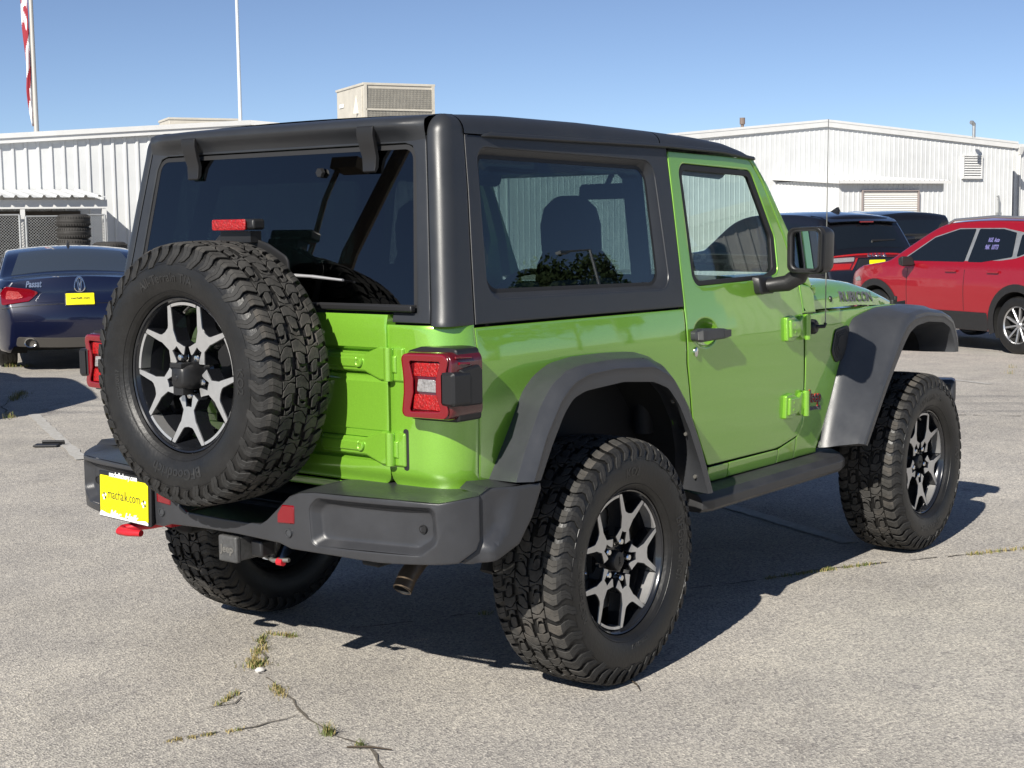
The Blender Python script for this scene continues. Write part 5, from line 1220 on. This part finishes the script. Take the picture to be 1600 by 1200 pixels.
for sg in (-1,1):
    p=MB(); c=VW.rear_pt(.56*sg,.355,.02); p.lathe([(.035,.12),(.045,.0),(.052,-.005),(.056,.02),(.056,.10)],lambda x,y,a:(c.x+a-.02,c.y+x*1.25,c.z+y),n=24); p.build('tailpipe',CHR,VW.t)
p=MB(); q=VW.S[VW.near(1.75,1.35)]; p.loft([[(q[0]-.08,-.02,q[1]+.045),(q[0]-.08,.02,q[1]+.045),(q[0]+.09,.02,q[1]+.045),(q[0]+.09,-.02,q[1]+.045)],[(q[0]-.07,-.004,q[1]+.12),(q[0]-.07,.004,q[1]+.12),(q[0]-.04,.004,q[1]+.115),(q[0]-.04,-.004,q[1]+.115)]]); p.build('roof_aerial',BLK,VW.t)
for sg in (-1,1):
    p=MB(); p.prism(rnd([(-.10,-.07),(.10,-.05),(.09,.07),(-.09,.07)],.03,3),lambda a,b,h:(2.75-h,sg*(1.02+a),1.05+b),-.10,.0,0,.01); p.build('door_mirror',VW.paint,VW.t)
# ---- red crossover
s_style=10
SIL=[(.10,.34),(.03,.50),(.02,.72),(.10,.90),(.16,1.02),(.30,1.22),(.50,1.46),(.62,1.53),(1.0,1.575),(1.6,1.59),(2.2,1.575),(2.55,1.52),(3.0,1.28),(3.30,1.10),(3.5,1.05),(3.95,.985),(4.25,.88),(4.36,.74),(4.38,.55),(4.34,.36)]
c,s_=math.cos(HEAD),math.sin(HEAD); g0=Vector((13.69,2.50,-.0))
RED=Car('crossover_car','bright red crossover with black cladding and numbers written on its rear window','car',(g0.x-(.90*c-.80*s_),g0.y-(.90*s_+.80*c),gz(g0.x,g0.y)),HEAD,paint('red_paint',(.30,.003,.012),.2,.35),SIL,.92,(.90,3.546),.345,1.0,.42,arch_gap=.07,low=.24)
RED.strip_panel('rear_window',RED.near(.20,1.08),RED.near(.52,1.48),.80,.76,TINT,.005); RED.strip_panel('windscreen',RED.near(2.62,1.49),RED.near(3.25,1.13),.86,.90,TINT,.005)
RED.side_panel('window_trim',rnd([(.68,1.235),(.96,1.437),(1.36,1.497),(2.145,1.497),(2.56,1.392),(3.03,1.113),(3.00,1.066),(1.55,1.066),(1.0,1.135),(.72,1.215)],.03,3),GALV,.003,.01,.002)
w2_=RED.side_panel('side_window',rnd([(1.06,1.15),(1.12,1.44),(1.36,1.485),(1.78,1.488),(1.80,1.08),(1.56,1.08)],.02,3),TINT,.008)
RED.side_panel('side_window',rnd([(1.86,1.08),(1.84,1.488),(2.14,1.485),(2.55,1.38),(3.0,1.11),(2.98,1.08)],.02,3),TINT,.008); RED.side_panel('side_window',rnd([(.72,1.24),(.97,1.42),(1.02,1.42),(.99,1.15)],.02,3),TINT,.008)
door_lines(RED,(1.815,2.90),.48,1.06)
for x in (1.30,2.05):
    RED.side_panel('door_handle',rnd([(x-.10,.985),(x+.10,.985),(x+.10,.955),(x-.10,.955)],.012,3),RED.paint,.030,.035,.006)
p=MB()
for t_,z,sz in (('RGE  Auto',1.33,.070),('96K  10773',1.24,.078)): p.text(t_,sz,lambda x,y,zz:RED.M(1.46-x,z+y,.010+zz),.0005,0,'CENTER',sx=.62,bold=.0015)
p.build('window_writing',mat('violet_marker',(.17,.16,.38),.6),RED.t,recalc=False)
arch_=lambda wx,r0,r1:[(wx+r1*math.cos(a),.345+r1*math.sin(a)) for a in np.linspace(-.28,PI+.28,22)]+[(wx+r0*math.cos(a),.345+r0*math.sin(a)) for a in np.linspace(PI+.28,-.28,22)]
for wx in (.90,3.546): RED.side_panel('arch_cladding',arch_(wx,.398,.49),CLAD,.012,.03,.004)
RED.side_panel('sill_cladding',rnd([(1.39,.245),(3.06,.245),(3.03,.47),(1.40,.47)],.03,3),CLAD,.012,.03,.006)
for sg in (-1,1):
    p=MB(); p.tube([(.75,sg*.66,1.575),(.85,sg*.655,1.61),(1.6,sg*.65,1.635),(2.3,sg*.655,1.60),(2.4,sg*.66,1.555)],.018,8); p.build('roof_rail',mat('satin_silver',(.45,.45,.46),.35,.8),RED.t)
    p=MB(); p.loft([[(2.74,sg*(.90+a),1.06+b) for a,b in ((0,-.03),(.06,-.05),(.22,-.05),(.23,.09),(.05,.08))],[(2.86,sg*(.90+a),1.06+b) for a,b in ((0,-.02),(.06,-.035),(.19,-.03),(.20,.06),(.05,.06))]]); q=p.build('door_mirror',CLAD,RED.t,bev=.02); 
    RED.rear_panel('tail_lamp',rnd([(.45*sg,.93),(.80*sg,.90),(.83*sg,1.02),(.60*sg,1.03)],.02,3),RLENS,.012)
RED.side_panel('headlight',rnd([(3.86,.80),(4.04,.785),(4.10,.82),(3.93,.86)],.015,3),mat('lamp_smoked',(.12,.11,.11),.1,0,1),.004)
# ---- black estate
SIL=[(.10,.36),(.03,.50),(.02,.68),(.06,.80),(.09,.98),(.10,1.10),(.20,1.25),(.42,1.60),(.50,1.70),(.75,1.745),(1.3,1.785),(2.2,1.79),(2.7,1.75),(3.1,1.62),(3.6,1.28),(3.8,1.18),(4.5,1.10),(4.9,.98),(5.05,.80),(5.08,.55),(5.02,.36)]
BKP=paint('black_paint',(.006,.006,.008),.1,.25)
DUR=Car('estate_car','black seven-seat estate with full-width red rear light bar','car',place(1370,412,23.5,0,0),HEAD,BKP,SIL,.96,(1.05,4.09),.38,1.12,.34,low=.28,rr=.13)
DUR.strip_panel('rear_window',DUR.near(.19,1.24),DUR.near(.40,1.57),.82,.80,TINT,.006); DUR.strip_panel('windscreen',DUR.near(3.0,1.66),DUR.near(3.62,1.27),.86,.9,TINT,.005)
for pl_ in ([(.55,1.26),(.72,1.60),(1.35,1.65),(1.38,1.20)],[(1.45,1.20),(1.42,1.655),(2.15,1.66),(2.2,1.18)],[(2.28,1.18),(2.24,1.66),(2.75,1.62),(3.35,1.25),(3.32,1.18)]): DUR.side_panel('side_window',rnd(pl_,.03,3),TINT,.008)
p=MB(); 
rg=[]
for x,z in ((.28,1.655),(.50,1.735),(.80,1.77)): rg.append([(x+.06*b*b,b*.66,z+.02*(1-b*b)) for b in np.linspace(-1,1,11)])
for x,z in ((.80,1.73),(.50,1.70),(.30,1.640)): rg.append([(x+.06*b*b,b*.66,z+.02*(1-b*b)) for b in np.linspace(-1,1,11)])
rg.append(rg[0]); p.loft(rg,0,False,False); sp_=p.build('roof_spoiler',BKP,DUR.t,recalc=False)
p=MB(); p.box((.275,0,1.660),(.02,.26,.02)); p.build('brake_light',RLENS,sp_)
lf=DUR.rear_panel('light_bar',rnd([(-.89,1.02),(-.89,1.118),(-.56,1.118),(-.42,1.125),(.42,1.125),(.56,1.118),(.89,1.118),(.89,.89),(.48,.89),(.36,1.075),(-.36,1.075),(-.48,.89),(-.89,.89)],.02,3),DLENS,.008)
DUR.rear_panel('light_strip',rnd([(-.885,1.098),(-.885,1.116),(-.42,1.122),(.42,1.122),(.885,1.116),(.885,1.098),(.42,1.104),(-.42,1.104)],.002,2),RLED,.013,par=lf,e=.001)
for sg in (-1,1): DUR.rear_panel('light_strip',[(.36*sg,1.072),(.39*sg,1.072),(.50*sg,.892),(.47*sg,.892)],RLED,.013,par=lf,e=.001)
for sg in (-1,1):
    DUR.rear_panel('reversing_light',rnd([(.44*sg,1.03),(.87*sg,1.02),(.87*sg,1.085),(.42*sg,1.085)],.01,2),WLENS,.016,par=lf)
    DUR.rear_panel('brake_light',rnd([(.52*sg,.905),(.87*sg,.905),(.87*sg,1.0),(.47*sg,1.0)],.01,2),RLED,.016,par=lf)
DUR.rear_panel('light_bar_insert',rnd([(-.40,.90),(.40,.90),(.33,1.06),(-.33,1.06)],.01,2),BLK,.004,par=lf)
DUR.rear_text('chrome_lettering','D O D G E',.050,0,1.083,CHR,.016,1.5,0,.002,par=lf)
dealer_plate(DUR,0,.965)
p=MB(); a,b=DUR.rear_pt(-.02,1.30,.02),DUR.rear_pt(-.50,1.335,.015); p.tube([a,a.lerp(b,.4),b],[.020,.016,.008],8); p.build('rear_wiper',BLK,DUR.t)
p=MB(); q=DUR.S[DUR.near(1.1,1.77)]; p.loft([[(q[0]-.10,-.03,q[1]+.05),(q[0]-.10,.03,q[1]+.05),(q[0]+.12,.03,q[1]+.05),(q[0]+.12,-.03,q[1]+.05)],[(q[0]-.08,-.006,q[1]+.13),(q[0]-.08,.006,q[1]+.13),(q[0]-.03,.006,q[1]+.125),(q[0]-.03,-.006,q[1]+.125)]]); p.build('roof_aerial',BLK,DUR.t)
# ---- black pickup cab behind, only its top shows
s_style=10
SIL=[(.04,.55),(.0,.75),(.02,1.20),(.03,1.26),(.9,1.27),(1.78,1.27),(1.84,1.30),(1.90,1.55),(1.97,1.80),(2.05,1.855),(2.6,1.90),(3.4,1.90),(3.7,1.86),(4.35,1.38),(4.5,1.32),(5.4,1.24),(5.6,1.10),(5.65,.80),(5.6,.50)]
PK=Car('pickup_truck','black pickup whose cab roof shows between black estate and red crossover','pickup',place(1432,380,30,1.9,0),HEAD,BKP,SIL,1.0,(1.15,4.75),.41,1.28,.26,low=.40)
PK.strip_panel('rear_window',PK.near(1.88,1.42),PK.near(1.96,1.76),.78,.76,TINT,.006)
p=MB(); p.tube([PK.rear_pt(0,.8),PK.rear_pt(0,.81)],.01,6)
p=MB(); p.box((1.83,0,1.31),(.10,1.7,.09)); p.box((1.80,0,1.46),(.05,1.5,.05)); p.build('headache_rack',CLAD,PK.t,bev=.01)
PK.side_panel('side_window',rnd([(2.1,1.34),(2.12,1.78),(3.5,1.80),(4.05,1.42),(4.05,1.34)],.04,3),TINT,.008)
# ---- pale van-like estate left of the camera: its shadow crosses the left edge
SUVW=dup(DUR.t,None,None,(0,0,HEAD)); del_=[k for k in SUVW.children]
q=Vector((2.05,7.66,0))+Vector((-math.sin(HEAD),math.cos(HEAD),0))*.72+Vector((c,s_,0))*1.55; SUVW.location=(q.x-2.3*c,q.y-2.3*s_,0)
SUVW['label']='black estate parked left of the frame, seen by its shadow on the asphalt'; SUVW.name='estate_car'
# ================================================================ things on the asphalt
def lay(x,y,dz=.004): return (x,y,gz(x,y)+dz)
def ribbon(mb,pts,w0,rnd_,jag=.012,step=.05,dz=.004):
    P=[]
    for a,b in zip(pts,pts[1:]):
        L=math.dist(a,b);n=max(2,int(L/step))
        P+=[(a[0]+(b[0]-a[0])*k/n,a[1]+(b[1]-a[1])*k/n) for k in range(n)]
    P.append(pts[-1]); off=0; prev=None
    for i,(x,y) in enumerate(P):
        a=P[max(i-1,0)];b=P[min(i+1,len(P)-1)];t=math.hypot(b[0]-a[0],b[1]-a[1]) or 1; nx,ny=-(b[1]-a[1])/t,(b[0]-a[0])/t
        off=off*.85+rnd_.uniform(-jag,jag); w_=w0*rnd_.uniform(.25,1.2)*min(1,(i+.3)/4,(len(P)-i)/4)
        k=len(mb.v); mb.v+=[lay(x+nx*(off+w_),y+ny*(off+w_),dz),lay(x+nx*(off-w_),y+ny*(off-w_),dz)]
        if i and rnd_.random()>.22: mb.f.append((k-2,k-1,k+1,k)); mb.m.append(0)
    return P
rr=random.Random(11)
CR=[[(4.2,-2.2),(2.72,-1.28),(1.84,-.73),(1.54,-.60),(.8,-.20),(-.07,.29)],[(-.28,.52),(-.42,.40),(-.50,.28),(-.62,.20),(-.75,-.10),(-.93,-.46),(-.94,-.66),(-1.15,-.9)],[(-1.30,-.10),(-1.16,-.16),(-1.01,-.25),(-.86,-.28)],[(-.80,.06),(-.90,-.02),(-1.0,.02)],[(3.0,7.1),(3.6,8.1),(4.6,9.2)],[(5.2,5.2),(6.4,3.0),(7.6,.2),(8.4,-1.6)],[(9.5,1.0),(7.8,-1.5),(6.0,-3.4)]]
p=MB()
for i,c_ in enumerate(CR): ribbon(p,c_,.0055 if i in (0,1,2,3) else .010,rr,.010)
o=p.build('crack',mat('crack_soil',(.12,.105,.085),.95,noise=.5,nscale=60),None,smooth=0,recalc=False); o['kind']='structure'
p=MB()
def tuft(x,y,n,sp_,hmax,dry):
    for k in range(n):
        a=rr.uniform(0,2*PI); d=rr.gauss(0,sp_); bx,by=x+d*math.cos(a),y+d*math.sin(a); h=rr.uniform(.35,1)*hmax; t=rr.uniform(0,2*PI); l=rr.uniform(.2,1.1)*h; w_=rr.uniform(.0010,.0022)
        c0_,s0_=math.cos(t),math.sin(t); z=gz(bx,by); m=1 if rr.random()<dry else 0
        A=[(bx-s0_*w_,by+c0_*w_,z),(bx+s0_*w_,by-c0_*w_,z),(bx+c0_*l*.4+s0_*w_*.8,by+s0_*l*.4-c0_*w_*.8,z+h*.7),(bx+c0_*l*.4-s0_*w_*.8,by+s0_*l*.4+c0_*w_*.8,z+h*.7),(bx+c0_*l,by+s0_*l,z+h)]
        p.add(A,[(0,1,2,3),(3,2,4)],m)
def along(pts,n,sp_,h,dry):
    L=[math.dist(a,b) for a,b in zip(pts,pts[1:])]
    for k in range(n):
        q=rr.uniform(0,sum(L)); i=0
        while q>L[i]: q-=L[i]; i+=1
        f=q/L[i]; tuft(pts[i][0]+(pts[i+1][0]-pts[i][0])*f,pts[i][1]+(pts[i+1][1]-pts[i][1])*f,6,sp_,h,dry)
along([(-.26,.50),(-.36,.44),(-.42,.34)],26,.012,.022,.55); along([(-.28,.49),(-.24,.36)],16,.010,.02,.6); along([(-.42,.38),(-.56,.26),(-.60,.19)],60,.016,.016,.8); tuft(-.57,.235,160,.028,.022,.5)
along([(-.70,.0),(-.76,-.11)],30,.014,.016,.75); tuft(-.925,-.47,70,.016,.040,.25); tuft(-.945,-.62,30,.012,.030,.2); along([(-1.25,-.13),(-1.05,-.23)],26,.008,.012,.8); along([(-.82,.05),(-.95,-.0)],20,.009,.018,.5)
along([(1.54,-.60),(2.05,-.85)],60,.010,.018,.5); along([(2.45,-1.12),(3.1,-1.5)],60,.012,.02,.75); along([(.8,-.2),(.4,.02)],24,.010,.02,.4); along([(3.2,-1.55),(4.1,-2.1)],50,.012,.02,.8)
tuft(3.1,7.25,60,.05,.07,.4); along([(3.9,8.4),(4.4,9.0)],60,.05,.05,.6); tuft(3.4,5.7,50,.06,.03,.9); tuft(3.2,5.0,60,.06,.03,.9); tuft(6.2,11.9,60,.05,.07,.4); tuft(6.3,11.75,40,.04,.06,.3)
for k in range(8): tuft(11.2+rr.uniform(-.2,2.2),1.7+rr.uniform(-.3,.4),16,.04,.06,.6)
for k in range(10): tuft(9+rr.uniform(-4,3),14+rr.uniform(-1,1),14,.05,.07,.6)
o=p.build('weeds',[mat('weed_green',(.10,.13,.025),.7,noise=.2),mat('weed_dry',(.30,.24,.10),.8,noise=.2)],None,smooth=0,recalc=False); o['kind']='stuff'
def line_mat():
    m=mat('worn_line_paint',(.5,.5,.47),.8); n=m.node_tree.nodes;l=m.node_tree.links;b=n['Principled BSDF']; tc=n.new('ShaderNodeTexCoord')
    t=n.new('ShaderNodeTexNoise'); t.inputs['Scale'].default_value=26; t.inputs['Detail'].default_value=8; t.inputs['Roughness'].default_value=.75; l.new(tc.outputs['Object'],t.inputs['Vector'])
    r=n.new('ShaderNodeMapRange'); r.inputs[1].default_value=.48; r.inputs[2].default_value=.70; l.new(t.outputs[0],r.inputs[0])
    x=n.new('ShaderNodeMix'); x.data_type='RGBA'; x.inputs[6].default_value=(.38,.365,.335,1); x.inputs[7].default_value=(.55,.54,.52,1); l.new(r.outputs[0],x.inputs[0]); l.new(x.outputs[2],b.inputs['Base Color']); return m
p=MB()
for a,b in (((3.36,7.30),(1.95,4.68)),((3.30,1.20),(2.40,-.58)),((8.9,9.0),(6.6,4.6)),((12.0,5.5),(9.9,1.5))):
    t=math.dist(a,b); nx,ny=-(b[1]-a[1])/t*.05,(b[0]-a[0])/t*.05; n=24; e=[]
    for k in range(n+1):
        x,y=a[0]+(b[0]-a[0])*k/n,a[1]+(b[1]-a[1])*k/n; w1,w2=rr.uniform(.7,1.05),rr.uniform(.7,1.05); e.append((lay(x+nx*w1,y+ny*w1),lay(x-nx*w2,y-ny*w2)))
    for q,q2 in zip(e,e[1:]): p.add([q[0],q[1],q2[1],q2[0]],[(0,1,2,3)])
o=p.build('parking_line',line_mat(),None,smooth=0,recalc=False); o['kind']='structure'
q=Vector((2.21,5.45,gz(2.21,5.45))); p=MB(); p.box((0,0,.010),(.17,.10,.014)); p.box((.03,.06,.022),(.16,.015,.03),rot=Matrix.Rotation(.5,3,'X')); o=p.build('metal_scrap',mat('scrap_dark',(.03,.03,.032),.5,.4),None,bev=.004,loc=q); o.rotation_euler=(0,0,-.9); tag(o,'small dark metal scrap lying on the asphalt near the faded line','scrap')
for a,b,lab in (((.02,-.92),(-.05,-1.00),'thin dark twig on sunlit asphalt right of the rear tyre'),((-.98,-.60),(-.92,-.72),'thin grey twig beside the small green tuft in the foreground')):
    p=MB(); z=.006; p.tube([(a[0],a[1],z),((a[0]+b[0])/2+.006,(a[1]+b[1])/2,z+.003),(b[0],b[1],z)],[.0025,.003,.0015],6); tag(p.build('twig',mat('twig_brown',(.06,.045,.03),.9)),lab,'twig')
p=MB(); p.lathe([(.0001,.016),(.010,.014),(.016,.007),(.013,0),(.0001,0)],lambda x,y,a:(-.615+x*1.2,.165+y,a),n=9); tag(p.build('pebble',mat('pebble_white',(.6,.58,.55),.8),None,smooth=60),'small white pebble beside the dry weeds in the crack','pebble')
# ================================================================ what the glass and paint mirror, right of and behind the camera
LEAF=mat('leaf_dark',(.045,.075,.022),.6,noise=.35,nscale=2); BARK=mat('bark',(.09,.07,.05),.9,noise=.3)
def tree(x,y,h,wd,label,seed):
    t=thing('tree',label,'tree',(x,y,gz(x,y)),0,'trees across the yard'); r_=random.Random(seed); p=MB()
    p.tube([(0,0,-.2),(.1,.05,h*.25),(-.05,.1,h*.5),(.1,0,h*.8)],[.32,.25,.17,.05],10); lobes=[]
    for k in range(11):
        a=r_.uniform(0,2*PI); z0_=h*r_.uniform(.22,.5); e=(wd*.38*math.cos(a)*r_.uniform(.5,1),wd*.38*math.sin(a)*r_.uniform(.5,1),h*r_.uniform(.45,.85)); p.tube([(0,0,z0_),(e[0]*.5,e[1]*.5,(z0_+e[2])/2+.2),e],[.10,.07,.03],6); lobes.append((e,wd*r_.uniform(.16,.26)))
    p.build('trunk',BARK,t); p=MB()
    for e,rad in lobes:
        for k in range(520):
            u=Vector((r_.gauss(0,1),r_.gauss(0,1),r_.gauss(0,.8))); u=u.normalized()*rad*r_.uniform(.55,1.1)
            c_=Vector(e)+u; a=Vector((r_.gauss(0,1),r_.gauss(0,1),r_.gauss(0,1))).normalized(); b=a.orthogonal().normalized(); s1=r_.uniform(.07,.17)*h/10
            p.add([c_-a*s1,c_+b*s1*.5,c_+a*s1,c_-b*s1*.5],[(0,1,2,3)])
    p.build('crown',LEAF,t,smooth=0,recalc=False)
tree(64.9,-47.3,15.0,7,'dense dark tree mirrored in the middle of the rear side window',1)
tree(73.5,-49.6,14.6,6,'lower dark tree beside the dense one mirrored in the rear side window',2)
tree(61.5,-51.0,14.2,5,'small dark tree mirrored low at the left of the rear side window',4)
p=MB(); p.tube([(44,-30.3,-.6),(44,-30.3,9.5)],[.09,.06],8); p.tube([(44,-30.3,9.5),(43.2,-30.8,9.6)],.04,6); p.box((43.0,-30.9,9.58),(.6,.25,.12)); tag(p.build('light_pole',GALV),'slim light pole mirrored in the rear side window','light pole')
WB=thing('grey_shed','grey ribbed metal shed mirrored in the door window','building',(28.1,-16.3,0),R(63))
p=MB(); corr(p,0,22,0,lambda x:6.2+.02*x); q=MB(); q.add([(x,-y,z) for x,y,z in p.v],p.f); q.add([(0,0,0),(0,-12,0),(0,-12,6.2),(0,0,6.2)],[(0,1,2,3)]); q.build('wall',mat('grey_siding',(.42,.41,.39),.5,noise=.08,nscale=1),WB,smooth=0,recalc=False)
p=MB(); p.box((11,-5.9,6.55),(22.6,12.8,.30),rot=Matrix.Rotation(-.02,3,'Y')); p.build('roof',mat('shed_roof',(.14,.14,.14),.6),WB,smooth=0)
p=MB(); p.tube([(-11.60,11.50,-.1),(-11.89,11.05,4.91),(-12.02,10.77,6.02),(-12.25,10.4,7.6),(-12.5,10.0,9.5)],[.13,.12,.11,.10,.09],10); p.box((-12.45,10.05,9.1),(.12,2.2,.12))
p.tube([(-11.5,11.62,3.5),(-11.59,11.5,4.95),(-11.59,11.45,5.61),(-11.63,11.35,6.13)],.04,8); p.box((-11.7,11.2,6.15),(.3,.5,.16))
for sg in (-1,0,1): p.tube([(-12.45,10.05+sg,9.2)]+[(-12.45+30*u,10.05+sg-38*u,9.2-6*u*(1-u)) for u in (.2,.4,.6,.8,1)],.014,4)
tag(p.build('utility_pole',BARK),'leaning wooden utility pole with wires mirrored in the rear window','utility pole')
